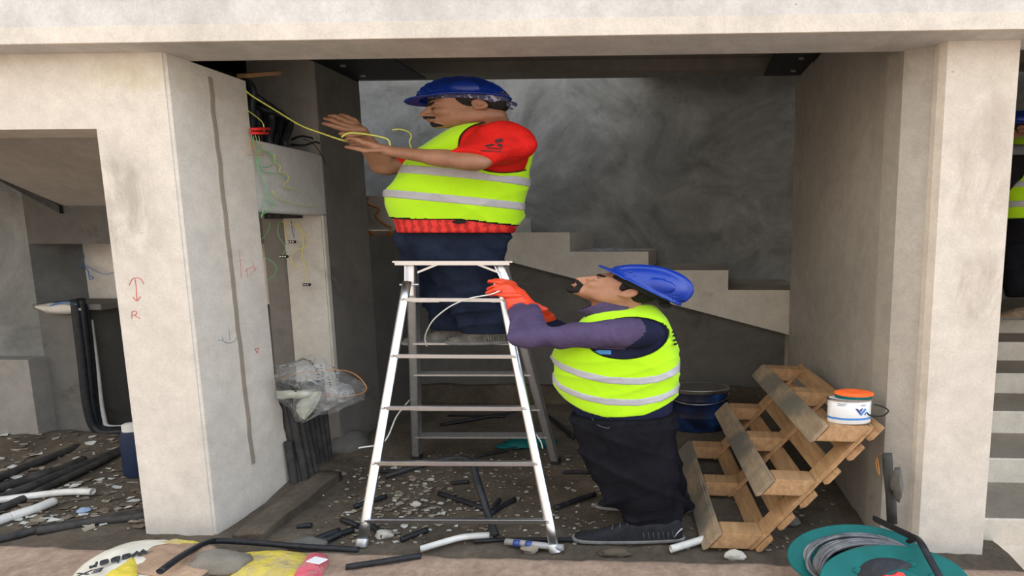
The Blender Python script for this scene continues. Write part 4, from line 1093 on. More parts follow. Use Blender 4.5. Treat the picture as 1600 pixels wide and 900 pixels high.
def head_sdf(c, R, s):
    """head facing -x in its own frame; R rotates head frame into body frame"""
    def f(P):
        q = ((P-c) @ R)/s/HZ; e = lambda cc, r, RR=None: ell(q, cc, r, RR)
        qa = q.copy(); qa[:, 1] = np.abs(qa[:, 1]); ea = lambda cc, r, RR=None: ell(qa, cc, r, RR)
        d = e((.004,0,.045), (.094,.077,.088))
        d = smin(d, e((-.040,0,-.025), (.060,.062,.085)), .03)
        d = smin(d, e((-.045,0,-.082), (.046,.047,.034)), .025)       # jaw
        d = smin(d, ea((-.012,.052,-.062), (.035,.016,.035)), .025)    # jaw corner
        d = smin(d, e((-.088,0,-.104), (.017,.021,.016)), .02)         # chin
        d = smin(d, cap(qa, (-.091,.008,.020), (-.078,.045,.018), .011, .010), .016)  # brow
        d = smin(d, ea((-.070,.040,-.030), (.024,.020,.022)), .02)     # cheek
        d = smax(d, -ea((-.106,.031,-.003), (.018,.017,.011)), .012)   # eye hollow
        d = smin(d, ea((-.082,.031,-.003), (.0135,.0145,.0115)), .004) # lid
        d = smin(d, cap(q, (-.093,0,.014), (-.120,0,-.036), .0075, .0125), .010)
        d = smin(d, ea((-.109,.012,-.041), (.011,.008,.008)), .006)
        d = smin(d, e((-.098,0,-.064), (.016,.026,.018)), .012)        # mouth mound
        d = smin(d, e((-.111,0,-.064), (.0075,.019,.0052)), .003)
        d = smin(d, e((-.108,0,-.077), (.0085,.017,.0060)), .003)
        d = smax(d, -e((-.116,0,-.0705), (.012,.020,.0014)), .002)
        # ears
        RE = rotY(-.18); ear = smax(ea((.020,.079,-.006), (.020,.010,.030), RE), -ea((.016,.088,-.002), (.011,.008,.020), RE), .005)
        ear = smin(ear, ea((.012,.077,-.028), (.009,.006,.010)), .006)
        d = smin(d, ear, .008)
        return d*s
    return f
def to_body(c, R, s, p): return np.array(c)+(R @ (np.array(p, float)*HZ))*s
def sub_sdf(fn, c, R, s):
    return lambda P: fn(((P-c) @ R)/s/HZ)*np.min(s)
def tb(c, R, s, lo, hi):
    L_, H_ = np.array(lo), np.array(hi); cs = np.array([to_body(c, R, s, [(L_, H_)[i][0], (L_, H_)[j][1], (L_, H_)[k][2]]) for i in (0,1) for j in (0,1) for k in (0,1)])
    return cs.min(0), cs.max(0)
def qabs(q): q = q.copy(); q[:, 1] = np.abs(q[:, 1]); return q

def face_parts(pr, body, c, R, s, style):
    lo, hi = np.array(c)-.19*s, np.array(c)+.19*s
    hf = head_sdf(np.zeros(3), np.eye(3), 1.0)
    def near(q, d): return np.abs(hf(q))-d
    # brows
    def brow(q):
        qa = qabs(q); reg = cap(qa, (-.105,.014,.017), (-.088,.046,.021), .0085, .006)*1; return smax(reg, near(q, .0035), .001)
    pr.mesh('eyebrows', [(sub_sdf(brow, c, R, s), *tb(c, R, s, (-.145,-.06,-.15), (-.06,.06,.04)), .0032*s)], m_hair)
    # moustache and goatee
    def beard(q):
        qa = qabs(q)
        a = cap(qa, (-.118,.002,-.0525), (-.100,.029,-.061), .0080, .0070)
        if style == 'goatee':
            b = smin(ell(q, (-.092,0,-.104), (.022,.028,.020)), cap(qa, (-.100,.028,-.062), (-.086,.030,-.098), .007, .013), .010)
            return smax(smin(a, b, .006), near(q, .009), .002)
        b = smin(ell(q, (-.092,0,-.106), (.024,.027,.018)), ell(q, (-.108,0,-.090), (.010,.012,.009)), .004); return smax(smin(a, b, .001), near(q, .006), .001)
    pr.mesh('beard', [(sub_sdf(beard, c, R, s), *tb(c, R, s, (-.145,-.06,-.15), (-.06,.06,.04)), .0032*s)], m_hair)
    if style == 'goatee':
        for sg in (-1, 1):
            f1 = lambda q: ell(q, (-.0865,.031*sg,-.0025), (.0115,.0105,.0062))
            pr.mesh('eye', [(sub_sdf(f1, c, R, s), *tb(c, R, s, (-.105,.031*sg-.015,-.015), (-.07,.031*sg+.015,.012)), .0028*s)], m_eyew)
            f2 = lambda q: ell(q, (-.0935,.033*sg,.0), (.0052,.0052,.0052)); pr.mesh('iris', [(sub_sdf(f2, c, R, s), *tb(c, R, s, (-.105,.031*sg-.015,-.015), (-.08,.031*sg+.015,.012)), .0022*s)], m_iris)
    else:
        def lash(q): qa = qabs(q); return smax(cap(qa, (-.098,.020,-.0085), (-.088,.044,-.0065), .0034, .003), near(q, .004), .0005)
        pr.mesh('eyelashes', [(sub_sdf(lash, c, R, s), *tb(c, R, s, (-.145,-.06,-.15), (-.06,.06,.04)), .0026*s)], m_hair)
    def lips(q):
        return smax(smin(ell(q, (-.110,0,-.0645), (.009,.020,.0055)), ell(q, (-.107,0,-.0775), (.009,.0175,.0065)), .001), near(q, .0012), .0005)
    pr.mesh('lips', [(sub_sdf(lips, c, R, s), *tb(c, R, s, (-.145,-.06,-.15), (-.06,.06,.04)), .0026*s)], m_lip)
def hair_part(pr, c, R, s, sideburn=True):
    hf = head_sdf(np.zeros(3), np.eye(3), 1.0)
    def hair(q):
        qa = qabs(q)
        reg = smin(ell(q, (.045,0,.045), (.092,.11,.080)), cap(qa, (-.018,.07,.03), (-.010,.07,-.010), .014, .008), .02)
        reg = smin(reg, ell(q, (.075,0,-.02), (.04,.06,.035)), .02)
        keep = ell(qa, (.020,.085,-.008), (.023,.03,.032))
        shell = ell(q, (.004,0,.045), (.100,.083,.094)); shell = smin(shell, ell(q, (.05,0,-.005), (.048,.060,.045)), .02)
        return smax(smax(shell, reg, .004), -keep, .004)
    pr.mesh('hair', [(sub_sdf(hair, c, R, s), np.array(c)-.17*s, np.array(c)+.2*s, .005*s)], m_hair)

def hard_hat(pr, c, R, s, m, brim=1.0):
    """rim plane at z=0 of the hat frame, brim towards -x"""
    def dome(q):
        o = ell(q, (.006,0,-.012), (.140,.115,.140)); i = ell(q, (.006,0,-.016), (.134,.109,.134))
        d = smax(smax(o, -q[:, 2]-.0, .006), -i, .002)
        ridge = smax(smax(ell(q, (.006,0,-.008), (.145,.022,.143)), -q[:, 2]+.02, .004), -i, .002)
        qa = qabs(q); r2 = smax(smax(ell(qa, (.006,.045,-.010), (.139,.010,.139)), -q[:, 2]+.03, .004), -i, .002)
        d = smin(d, smin(ridge, r2, .006), .008)
        side = smax(ell(qa, (.02,.10,.045), (.045,.018,.035)), -i, .002)   # raised side panel
        d = smin(d, side, .006)
        # rim and visor
        rim = np.maximum(ell(q*np.array([1,1,0]), (.004,0,0), (.152,.127,1)), 0)
        dr = np.abs(q[:, 2]-.002)-.0045
        out = ell(q*np.array([1,1,.0001]), (.004,0,0), (.151,.126,1)); vis = ell(q*np.array([1,1,.0001]), (-.085,0,0), (.112*brim,.090,1))
        bend = q[:, 2]+.09*np.maximum(-q[:, 0]-.10, 0)+.25*np.maximum(np.abs(q[:, 1])-.06, 0)*(q[:, 0] < -.06)*.3
        flange = smax(smin(out, vis, .03), np.abs(bend-.002)-.0042, .003)
        flange = smax(flange, -ell(q*np.array([1,1,.0001]), (.006,0,0), (.132,.107,1)), .002)
        return smin(d, flange, .008)
    return pr.mesh('hard_hat', [(sub_sdf(dome, c, R, s), np.array(c)-.24*s, np.array(c)+.24*s, .0052*float(np.mean(s)))], m)

def hand_sdf(chains, palm):
    def f(P):
        d = None
        for a, b, r1, r2 in palm:
            e = cap(P, a, b, r1, r2); d = e if d is None else smin(d, e, .012)
        g = None
        for ch in chains:
            for (a, b, r1, r2) in ch:
                e = cap(P, a, b, r1, r2); g = e if g is None else smin(g, e, .0015)
        return smin(d, g, .006)
    return f
def chain(pts, r0=.0095, r1=.0065):
    n = len(pts)-1; return [(pts[i], pts[i+1], r0+(r1-r0)*i/n, r0+(r1-r0)*(i+1)/n) for i in range(n)]

def hole_piping(pr, fn, A, aw, ah, tilt, parent, r=.0035):
    """binding along the near armhole edge"""
    segs, cur = [], []
    for i in range(121):
        a = 2*PI*i/120; u, w_ = aw*math.cos(a), ah*math.sin(a)
        x = A[0]+u*math.cos(tilt)+w_*math.sin(tilt); z = A[2]-u*math.sin(tilt)+w_*math.cos(tilt)
        ys = np.linspace(-.75, .1, 500); P = np.stack([np.full(500, x), ys, np.full(500, z)], 1); d = fn(P)
        if (d < 0).any(): y = ys[int(np.argmax(d < 0))]; cur.append(Vector((x*pr.k, y, z)))
        elif cur: segs.append(cur); cur = []
    if cur: segs.append(cur)
    if len(segs) > 1 and (segs[0][0]-segs[-1][-1]).length < .1: segs[0] = segs.pop()+segs[0]
    for s_ in segs:
        if len(s_) > 4: tube('armhole_piping', s_, r, m_piping, parent, seg=6, sx=1.6)

# ================================================================== worker on the ladder
def worker_on_ladder():
    Yc = 3.62
    pr = Person('person', at(720, 537, Y=3.92), 'worker in red shirt, lime vest and blue hard hat standing high on the ladder')
    J = pr.J
    rows = [(186,748,792,.07),(190,735,800,.10),(197,712,818,.16),(205,702,828,.20),(215,688,835,.225),(228,668,837,.235),(240,650,835,.235),(255,637,832,.23),(270,628,828,.225),(285,617,826,.225),(300,607,823,.225),(320,605,820,.225),(340,611,816,.215),(363,618,808,.20),(385,622,792,.18),(402,628,784,.17)]
    T = Loft([pr.sec(y, a, b, Yc+.0+.12*(y-186)/220, h, .015) for y, a, b, h in rows], soft=.03)
    lo, hi = J(590, 415, Yc)-np.array([.03,.42,.03]), J(850, 180, Yc)+np.array([.03,.42,.03])
    # ---- arms. near (camera side) arm
    S1, E1, W1 = J(785, 226, 3.42), J(736, 253, 3.27), J(606, 236, 3.36)
    S2, E2, W2 = J(720, 232, 3.86), J(604, 262, 3.78), J(566, 214, 3.62)
    def sleeves(P, off=0):
        # near sleeve: full, falling from the shoulder to just above the elbow
        dirn = (J(738, 251, 3.29)-S1); dirn = dirn/np.linalg.norm(dirn)
        a = smin(ell(P, J(787, 223, 3.42), (.083,.095,.135)), cap(P, J(780, 228, 3.41), J(742, 246, 3.30), .088, .068), .05)+crease(P, .018, 24, (.5,.2,-.8), 2)+crease(P, .010, 38, (.2,.1,-.9), 5)+wob(P, .002, 24, 1)
        cut = (P-J(737, 251, 3.28)) @ dirn; a = smax(a, cut, .006)
        b = cap(P, S2, J(640, 258, 3.80), .10, .066); d2 = J(640,258,3.80)-S2; d2 /= np.linalg.norm(d2)
        b = smax(b, (P-J(632, 261, 3.80)) @ d2, .006)
        return np.minimum(a, b)-off
    def shirt(P): return smin(T(P, .003+0)+wob(P, .003, 16, 3), sleeves(P), .035)
    def collar(P):  # neck opening
        return -cap(P, J(737, 190, 3.5), J(720, 178, 3.48), .062, .075)
    f_sh = lambda P: smax(shirt(P), collar(P), .006)
    zc = J(720, 364, Yc)[2]
    f_sh2 = lambda P: smax(f_sh(P), zc-P[:, 2], .004)
    Mz = NB('red_jersey_zigzag_hem', .6); w = Mz.n('ShaderNodeTexWave'); w.wave_type = 'BANDS'; w.bands_direction = 'X'; w.inputs['Scale'].default_value = 5; w.inputs['Distortion'].default_value = 3; w.inputs['Detail Scale'].default_value = 9; w.inputs['Detail'].default_value = 1
    Mz.l(Mz.tc.outputs['Object'], w.inputs['Vector']); Mz.base(Mz.ramp(w.outputs[0], [(.3, (.42,.008,.008)), (.7, (.72,.03,.02))])); Mz.bump(Mz.noise(8, 4), .3, .02)
    zv = J(720, 345, Yc)[2]
    pr.mesh('shirt', [(f_sh2, lo, hi, .0085)], [m_shirt, Mz.m], mi=lambda c: (c[:, 2] < zv+.02).astype(int))
    # ---- vest
    A0 = J(772, 226, 3.40); aw, ah = (J(829, 226, 3.4)-J(715, 226, 3.4))[0]/2, (J(776, 186, 3.4)-J(776, 268, 3.4))[2]/2
    def hole(P):
        q = P-A0; ang = -.0; x = q[:, 0]; z = q[:, 2]
        k = np.sqrt((x/aw)**2+(z/ah)**2); near = P[:, 1]-(Yc-pr.o.y+.02)
        return smax((k-1)*min(aw, ah), near, .01)
    A1 = J(745, 232, 3.9)
    def hole2(P):
        q = P-A1; k = np.sqrt((q[:, 0]/(aw*.8))**2+(q[:, 2]/(ah*.9))**2); return smax((k-1)*min(aw, ah)*.8, (Yc-pr.o.y+.12)-P[:, 1], .01)
    def neck(P): return cap(P, J(760, 192, 3.56), J(640, 168, 3.56), .085, .11)
    def hemz(P):   # hem sags towards the back
        a, b = J(612, 340, Yc), J(814, 352, Yc); return a[2]+(b[2]-a[2])*(P[:, 0]-a[0])/(b[0]-a[0])+.008*np.sin(P[:, 0]*18)
    def vest_raw(P): return T(P, .010)+wob(P, .003, 12, 7)+crease(P, .010, 17, (.75,.1,.45), 4)+crease(P, .006, 30, (-.5,.1,.8), 1)
    def vest(P):
        d = vest_raw(P); d = smax(d, -hole(P), .005); d = smax(d, -hole2(P), .005); d = smax(d, -neck(P), .006)
        return smax(d, hemz(P)-P[:, 2], .004)
    def vmi(c):
        pip = (np.abs(hole(c)) < .011) | (c[:, 2]-hemz(c) < .010) | (np.abs(neck(c)) < .008)
        fr = J(0, 0, 3.4)  # front closing seam
        a, b = J(652, 238, 3.5), J(690, 213, 3.5)
        return (pip & (c[:, 2]-hemz(c) < .010)).astype(int)
    v = pr.mesh('safety_vest', [(vest, lo, hi, .0075)], [m_lime, m_piping], mi=vmi)
    def strip(yl, yr, hpx):
        def g(P):
            a, b = J(610, yl, Yc), J(822, yr, Yc); t = (P[:, 0]-a[0])/(b[0]-a[0]); zc_ = a[2]+(b[2]-a[2])*t-.02*np.sin(PI*np.clip(t, 0, 1))*.0
            d = vest_raw(P)-.0035; d = smax(d, np.abs(P[:, 2]-zc_)-hpx, .001); d = smax(d, -hole(P)+.012, .002); return smax(d, -hole2(P)+.012, .002)
        return g
    pr.mesh('reflective_strip', [(strip(264, 284, .0275), lo, hi, .0055)], m_refl, v)
    pr.mesh('reflective_strip', [(strip(303, 323, .0265), lo, hi, .0055)], m_refl, v)
    hole_piping(pr, vest_raw, A0, aw, ah, 0, v)
    lab = J(707, 346, 3.4); pr_lab = lump('maker_tag', (0,0,0), (.05,.006,.012), m_piping, 1, pr.e, 2, .02); lp = T.v
    yv = float(np.interp(lab[2], T.z, T.v[2])-np.interp(lab[2], T.z, T.v[3])); pr_lab.location = (lab[0]*K, yv-.012, lab[2])
    # ---- logo printed on the sleeve: three dark lozenges and two lines of small print
    def on_sleeve(px, py):
        """nearest point of the shirt along the viewing ray"""
        o_ = np.array([(0-pr.o.x)/pr.k, 0-pr.o.y, CAMH-pr.o.z]); q = J(px, py, 3.4)-o_; q /= np.linalg.norm(q); t = 2.4
        ts = np.linspace(1.2, 4.2, 900); d = shirt(o_+ts[:, None]*q); i = int(np.argmax(d < .002)); p = o_+ts[i]*q; return Vector((p[0]*pr.k, p[1]-.004, p[2]))
    md = flat('dark_logo_print', (.05,.03,.03), .6)
    for nm, poly in (('logo_lozenge', [(773,219),(784,216),(787,220),(775,223.5)]), ('logo_lozenge', [(756,228),(769,224.5),(774,226),(762,229.5)]), ('logo_lozenge', [(776,225.5),(784,224.5),(786.5,231),(779,228.5)])):
        n_ = len(poly); P3 = [on_sleeve(*p) for p in poly]
        cx_ = sum((Vector(p) for p in P3), Vector())/n_
        obj(nm, P3, [tuple(range(n_))], md, pr.e)
    for k_, (x0, x1, y) in enumerate(((762, 784, 232.5), (752, 783, 236.5))):
        x = x0; rnd = random.Random(k_)
        while x < x1:
            wd = rnd.uniform(1.2, 2.0); yy = y+(x-x0)*.06
            P3 = [on_sleeve(x, yy), on_sleeve(x+wd, yy), on_sleeve(x+wd, yy-2.4), on_sleeve(x, yy-2.4)]
            obj('logo_print', P3, [(0,1,2,3)], md, pr.e); x += wd+.9
    # ---- head
    hs = 1.13; Rh = rotZ(.22) @ rotY(-.12); hc = J(734, 167, 3.50)
    HF = head_sdf(hc, Rh, hs)
    nb = J(757, 205, 3.58)
    def headneck(P): return smin(HF(P), cap(P, to_body(hc, Rh, hs, (.028,0,-.055)), nb, .066, .085), .03)
    # ---- hands
    def near_hand():
        w = W1; kn = [J(573, 224+i*1.6, 3.33+.022*i) for i in range(4)]
        palm = [(w, J(585, 231, 3.36), .028, .027)]+[(w+(k-w)*.25, k, .020, .0155) for k in kn]
        ch = [chain([kn[0], J(558, 218, 3.335), J(548, 216, 3.355), J(543, 219, 3.37)], .0125, .010), chain([kn[1], J(558, 221, 3.36), J(549, 221, 3.385), J(552, 225, 3.40)], .0125, .010),
              chain([kn[2], J(560, 225, 3.385), J(552, 226, 3.41), J(556, 230, 3.42)], .012, .0095), chain([kn[3], J(563, 229, 3.41), J(557, 231, 3.43)], .011, .009),
              chain([J(592, 235, 3.33), J(573, 236, 3.31), J(556, 232, 3.32), J(544, 230, 3.34)], .015, .0105)]
        return hand_sdf(ch, palm), bb([w]+[c[1] for h_ in ch for c in h_]+kn, .035)
    def far_hand():
        w = W2; kn = [J(541, 203, 3.55), J(542, 197.5, 3.56), J(545, 192, 3.575), J(549, 187, 3.59)]
        palm = [(w, J(558, 203, 3.58), .029, .031)]+[(w+(k-w)*.3, k, .024, .0175) for k in kn]
        ch = [chain([kn[0], J(527, 199, 3.53), J(515, 195, 3.52), J(508, 193, 3.53)], .0145, .0105), chain([kn[1], J(528, 192.5, 3.545), J(517, 187, 3.54), J(510, 185.5, 3.55)], .015, .0105),
              chain([kn[2], J(533, 186, 3.56), J(523, 181.5, 3.56), J(517, 181, 3.57)], .0145, .0105), chain([kn[3], J(541, 182, 3.58), J(534, 179.5, 3.59)], .013, .010),
              chain([J(563, 209, 3.55), J(547, 212, 3.53), J(535, 209, 3.52)], .017, .012)]
        return hand_sdf(ch, palm), bb([w]+[c[1] for h_ in ch for c in h_]+kn, .035)
    nh, (nlo, nhi) = near_hand(); fh, (flo_, fhi) = far_hand()
    def arm1(P):
        d = smin(cap(P, S1, E1, .060, .050), cap(P, E1, E1+(W1-E1)*.35, .050, .049), .02); d = smin(d, cap(P, E1+(W1-E1)*.3, W1, .049, .028), .02)
        return smin(d, nh(P), .012)
    def arm2(P):
        d = smin(cap(P, S2, E2, .058, .048), cap(P, E2, W2, .047, .029), .02); return smin(d, fh(P), .012)
    l1, h1 = bb([S1, E1, W1], .07); l1 = np.minimum(l1, nlo); h1 = np.maximum(h1, nhi)
    l2, h2 = bb([S2, E2, W2], .07); l2 = np.minimum(l2, flo_); h2 = np.maximum(h2, fhi)
    hl, hh_ = bb([hc, nb], .19*hs)
    pr.mesh('body', [(headneck, hl, hh_, .0042), (arm1, l1, h1, .0036), (arm2, l2, h2, .0036)], m_skin1)
    face_parts(pr, None, hc, Rh, hs, 'moustache'); hair_part(pr, hc, Rh, hs)
    # bandana: band wrapped round the skull under the hat
    hf = head_sdf(np.zeros(3), np.eye(3), 1.0)
    def band(q):
        sh = ell(q, (.004,0,.045), (.103,.086,.096)); lowz = .026-.75*np.maximum(q[:, 0]-.02, 0)-.22*np.minimum(q[:, 0]-.02, 0)
        return smax(smax(smax(sh, lowz-q[:, 2], .002), q[:, 2]-.070, .002), -cap(q, (.02,-.2,-.004), (.02,.2,-.004), .026), .002)
    pr.mesh('bandana', [(sub_sdf(band, hc, Rh, hs), hc-.17*hs, hc+.17*hs, .0045)], m_band)
    knot = lambda q: smin(ell(q, (.098,-.01,-.0), (.022,.03,.020)), cap(q, (.10,-.03,-.005), (.10,-.045,-.03), .012, .008), .01)
    pr.mesh('bandana_knot', [(sub_sdf(knot, hc, Rh, hs), hc-.1*hs, hc+.22*hs, .0045)], m_band)
    # hat
    Rt = rotZ(.12) @ rotX(-.13) @ rotY(-.05); tc_ = J(720, 157, 3.50)
    hard_hat(pr, tc_, Rt, np.array([.94,1.02,1.16]), m_blued, .76)
    def susp(q): return smax(smax(ell(q, (.012,0,0), (.112,.096,.12)), -ell(q, (.012,0,0), (.107,.091,.12)), .001), np.abs(q[:, 2]+.004)-.012, .001)
    pr.mesh('hat_suspension', [(sub_sdf(susp, tc_, Rt, .92), tc_-.15, tc_+.15, .0045)], m_piping)
    # ---- jeans
    def leg(pts):
        def f(P):
            d = None
            for (a, ra), (b, rb) in zip(pts, pts[1:]):
                e = cap(P, a, b, ra, rb); d = e if d is None else smin(d, e, .03)
            return d
        return f
    # near leg carries the right-hand shoe; far leg the left-hand one
    n1 = leg([(J(726, 372, 3.74), .13), (J(728, 420, 3.76), .112), (J(736, 465, 3.79), .098), (J(757, 505, 3.80), .076), (J(757, 520, 3.81), .074)])
    n2 = leg([(J(690, 372, 3.86), .135), (J(690, 420, 3.88), .115), (J(703, 465, 3.92), .095), (J(712, 505, 3.95), .075), (J(712, 520, 3.95), .072)])
    HIP = Loft([pr.sec(y, a, b, 3.78, h, 0) for y, a, b, h in ((352,624,788,.19),(363,620,788,.19),(380,624,782,.185),(400,634,774,.16),(420,642,770,.13))], soft=.03)
    def jeans(P):
        folds = crease(P, .016, 22, (.35,.1,.9), 3)+crease(P, .012, 34, (-.6,.1,.7), 5)+.003*np.sin(P[:, 2]*50+6*P[:, 0]+2*np.sin(P[:, 0]*20))*np.clip((J(0,430,3.8)[2]-P[:, 2])*8, .15, 1)
        d = smin(smin(n1(P), n2(P), .012), HIP(P), .05)+folds+wob(P, .005, 13, 5)
        return smax(smax(d, P[:, 2]-J(0, 356, 3.7)[2], .004), J(0, 513, 3.85)[2]-P[:, 2], .006)
    pr.mesh('jeans', [(jeans, J(615, 525, 3.7)-np.array([.05,.30,.0]), J(800, 350, 3.7)+np.array([.05,.50,.02]), .009)], m_jean)
    # ---- shoes
    def shoe(heel, toe, w=.05, hgt=.10, nm='shoe', laces=True):
        d = toe-heel; L = np.linalg.norm(d[:2]); ux = np.array([d[0], d[1], 0])/L; uy = np.array([-ux[1], ux[0], 0]); Rm = np.stack([ux, uy, [0,0,1]], 1)
        def loc(P): return (P-heel) @ Rm
        def up(P):
            q = loc(P); t = np.clip(q[:, 0]/L, 0, 1)
            wd = w*(.78+.5*np.sin(PI*np.clip(t*.9+.08, 0, 1))*.62); hg = hgt*(1-.62*np.clip((t-.25)/.55, 0, 1)**1.1)
            k = ((np.abs(q[:, 1])/wd)**2.6+(np.abs((q[:, 2]-.0)/np.maximum(hg, .02)))**2.6)**(1/2.6)
            dd = (k-1)*np.minimum(wd, hg); e = smax(dd, smax(q[:, 0]-L, -q[:, 0], .02), .035)
            return smax(smax(e, .016-q[:, 2], .002), -cap(q, (.055,0,hgt*.8), (.06,0,hgt*1.6), .033, .04), .008)
        def sole(P):
            q = loc(P); t = np.clip(q[:, 0]/L, 0, 1); wd = w*(.84+.5*np.sin(PI*np.clip(t*.9+.08, 0, 1))*.66)
            e = smax(np.abs(q[:, 1])-wd, smax(q[:, 0]-L-.006, -q[:, 0]-.006, .02), .035); return smax(e, np.abs(q[:, 2]-.011-.02*np.clip(t-.8, 0, 1))-.011, .004)
        lo_, hi_ = bb([heel, toe], .10); hi_[2] += .06; return up, sole, lo_, hi_
    def laces(pr, up, heel, toe, par, m, n=5):
        ux = (toe-heel); L = np.linalg.norm(ux[:2]); ux = np.array([ux[0], ux[1], 0])/L; uy = np.array([-ux[1], ux[0], 0])
        def top(p):
            zs = np.linspace(.2, .0, 200); Q = p+np.outer(zs, [0,0,1]); d = up(Q); return Q[int(np.argmax(d < .001))]
        for i in range(n):
            s_ = .36+.07*i; P3 = []
            for k in (-1, -.5, 0, .5, 1): q = top(heel+ux*L*(s_+.015*(k > 0))+uy*.024*k); P3.append(Vector((q[0]*pr.k, q[1], q[2]+.002)))
            tube('lace', P3, .0032, m, par, seg=6)
        for i in range(7):      # stitched ribs on the side of the upper
            P3 = []
            for zf in (.03, .045, .06, .072):
                b = heel+ux*L*(.10+.045*i+zf*.2)+np.array([0, 0, zf]); sd = -1 if uy[1] > 0 else 1
                ts = np.linspace(.12, 0, 160); Q = b+np.outer(ts*sd, uy); d = up(Q)
                if (d < 0).any(): q = Q[int(np.argmax(d < 0))]; P3.append(Vector((q[0]*pr.k, q[1]-.001, q[2])))
            if len(P3) > 2: tube('side_rib', P3, .0022, m, par, seg=5)
    pr_laces = laces
    for heel, toe in ((J(790, 536, 3.83), J(699, 537, 3.76)), (J(738, 537, 4.0), J(629, 538, 3.93))):
        up, so, lo_, hi_ = shoe(heel, toe, .054, .155)
        s_ = pr.mesh('shoe', [(up, lo_, hi_, .0055)], m_shoe); pr.mesh('sole', [(so, lo_, hi_, .005)], m_sole, s_)
        laces(pr, up, heel, toe, s_, m_piping)
    return shoe, laces
shoe, laces = worker_on_ladder()

# ================================================================== worker standing on the floor
def worker_on_floor():
    Yc = 3.18
    pr = Person('person', at(980, 846, Z=.0), 'bearded worker in purple shirt, lime vest and orange gloves, looking up and holding the ladder')
    J = pr.J
    rows = [(478,935,1025,.06),(484,922,1030,.10),(492,915,1038,.15),(502,905,1045,.185),(515,895,1050,.205),(530,880,1056,.215),(548,864,1060,.215),(565,866,1062,.21),(585,868,1061,.205),(597,864,1060,.20),(615,878,1058,.195),(637,893,1055,.19),(660,898,1054,.18)]
    T = Loft([pr.sec(y, a, b, Yc+.02, h, .011) for y, a, b, h in rows], soft=.03)
    lo, hi = J(850, 665, Yc)-np.array([.03,.40,.03]), J(1070, 470, Yc)+np.array([.03,.42,.05])
    S1, E1, W1 = J(985, 520, 3.00), J(832, 528, 2.93), J(818, 482, 3.20)
    S2, E2, W2 = J(965, 515, 3.42), J(880, 523, 3.44), J(848, 500, 3.42)
    def sl1(P):
        d = smin(cap(P, S1, E1+(S1-E1)*.45, .086, .066), cap(P, E1+(S1-E1)*.5, E1, .066, .050), .03)
        d = smin(d, cap(P, E1, W1, .053, .043), .025)
        fold = .006*np.sin((P @ (E1-S1)/np.linalg.norm(E1-S1))*75+P[:, 2]*30)*np.exp(-((P[:, 0]-E1[0]-.05)/.10)**2)
        return d+fold+wob(P, .002, 20, 4)+crease(P, .009, 28, (.9,.1,.4), 3)
    def sl2(P): return smin(cap(P, S2, E2, .08, .052), cap(P, E2, W2+(E2-W2)*.15, .052, .040), .02)+wob(P, .005, 20, 2)
    d1 = (W1-E1)/np.linalg.norm(W1-E1)
    def shirt(P):
        a = smax(sl1(P), (P-W1) @ d1-.0, .004)
        return smin(smin(T(P, .003), a, .03), sl2(P), .03)
    f_sh = lambda P: smax(shirt(P), -cap(P, J(955, 484, 3.2), J(925, 470, 3.2), .055, .08), .006)
    l2_, h2_ = np.minimum(lo, bb([E1, W1, E2], .08)[0]), np.maximum(hi, bb([S1, S2], .1)[1])
    blu = flat('bright_blue_print', (.05,.25,.55), .7)
    def smi(c):
        body = (c[:, 1] > S1[1]+.03) | (c[:, 2] < J(0, 548, 3.0)[2]); reg = sl1(c) > .012
        navy = reg.astype(int)
        farm = sl2(c) < .01; navy = np.where(farm, 1, navy); navy = np.where((c[:, 0] > J(988, 0, 3.0)[0]+.03*np.sin(c[:, 2]*20)) & (c[:, 1] < S1[1]+.2), 1, navy)
        xx = c[:, 0]; z = c[:, 2]; a = J(905, 552, 3.0); b = J(950, 545, 3.0)
        st = (xx > a[0]) & (xx < J(950,0,3.0)[0]) & (np.abs(z-(a[2]+(xx-a[0])*.12)) < .012) & reg & ~farm
        st |= (xx > J(935,0,3)[0]) & (xx < J(958,0,3)[0]) & (np.abs(z-J(0,561,3.0)[2]) < .007) & reg
        return np.where(st, 2, navy)
    pr.mesh('shirt', [(f_sh, l2_, h2_, .006)], [m_purple, m_navy, blu], mi=smi)
    # collar
    def col(P):
        a = J(958, 487, 3.18); b = J(930, 474, 3.18); o_ = cap(P, a, b, .074, .074); return smax(smax(o_, -cap(P, a, b, .066, .067), .003), smax(((P-b) @ ((b-a)/np.linalg.norm(b-a))), -((P-a) @ ((b-a)/np.linalg.norm(b-a)))-.01, .004), .006)
    pr.mesh('collar', [(col, J(905, 510, 3.0)-.02, J(1000, 460, 3.4)+.02, .0055)], m_purple)
    # vest
    A0 = J(978, 532, 2.95); aw, ah = (J(1037, 530, 2.95)-J(915, 530, 2.95))[0]/2, (J(980, 496, 2.95)-J(980, 570, 2.95))[2]/2
    tl = .32
    def hole(P):
        q = P-A0; x = q[:, 0]*math.cos(tl)-q[:, 2]*math.sin(tl); z = q[:, 0]*math.sin(tl)+q[:, 2]*math.cos(tl)
        k = np.sqrt((x/(aw*1.03))**2+(z/(ah*.86))**2); return smax((k-1)*min(aw, ah), P[:, 1]-(Yc-pr.o.y+.0), .01)
    A1 = J(950, 530, 3.4)
    def hole2(P):
        q = P-A1; k = np.sqrt((q[:, 0]/aw)**2+(q[:, 2]/ah)**2); return smax((k-1)*min(aw, ah), (Yc-pr.o.y+.05)-P[:, 1], .01)
    def neck(P): return cap(P, J(962, 488, 3.2), J(900, 455, 3.2), .078, .12)
    hx = np.array([J(x, y, Yc)[0] for x, y in ((857,592),(883,618),(920,632),(953,639),(1010,636),(1060,620))]); hz = np.array([J(x, y, Yc)[2] for x, y in ((857,592),(883,618),(920,632),(953,639),(1010,636),(1060,620))])
    def hemz(P): return np.interp(P[:, 0], hx, hz)
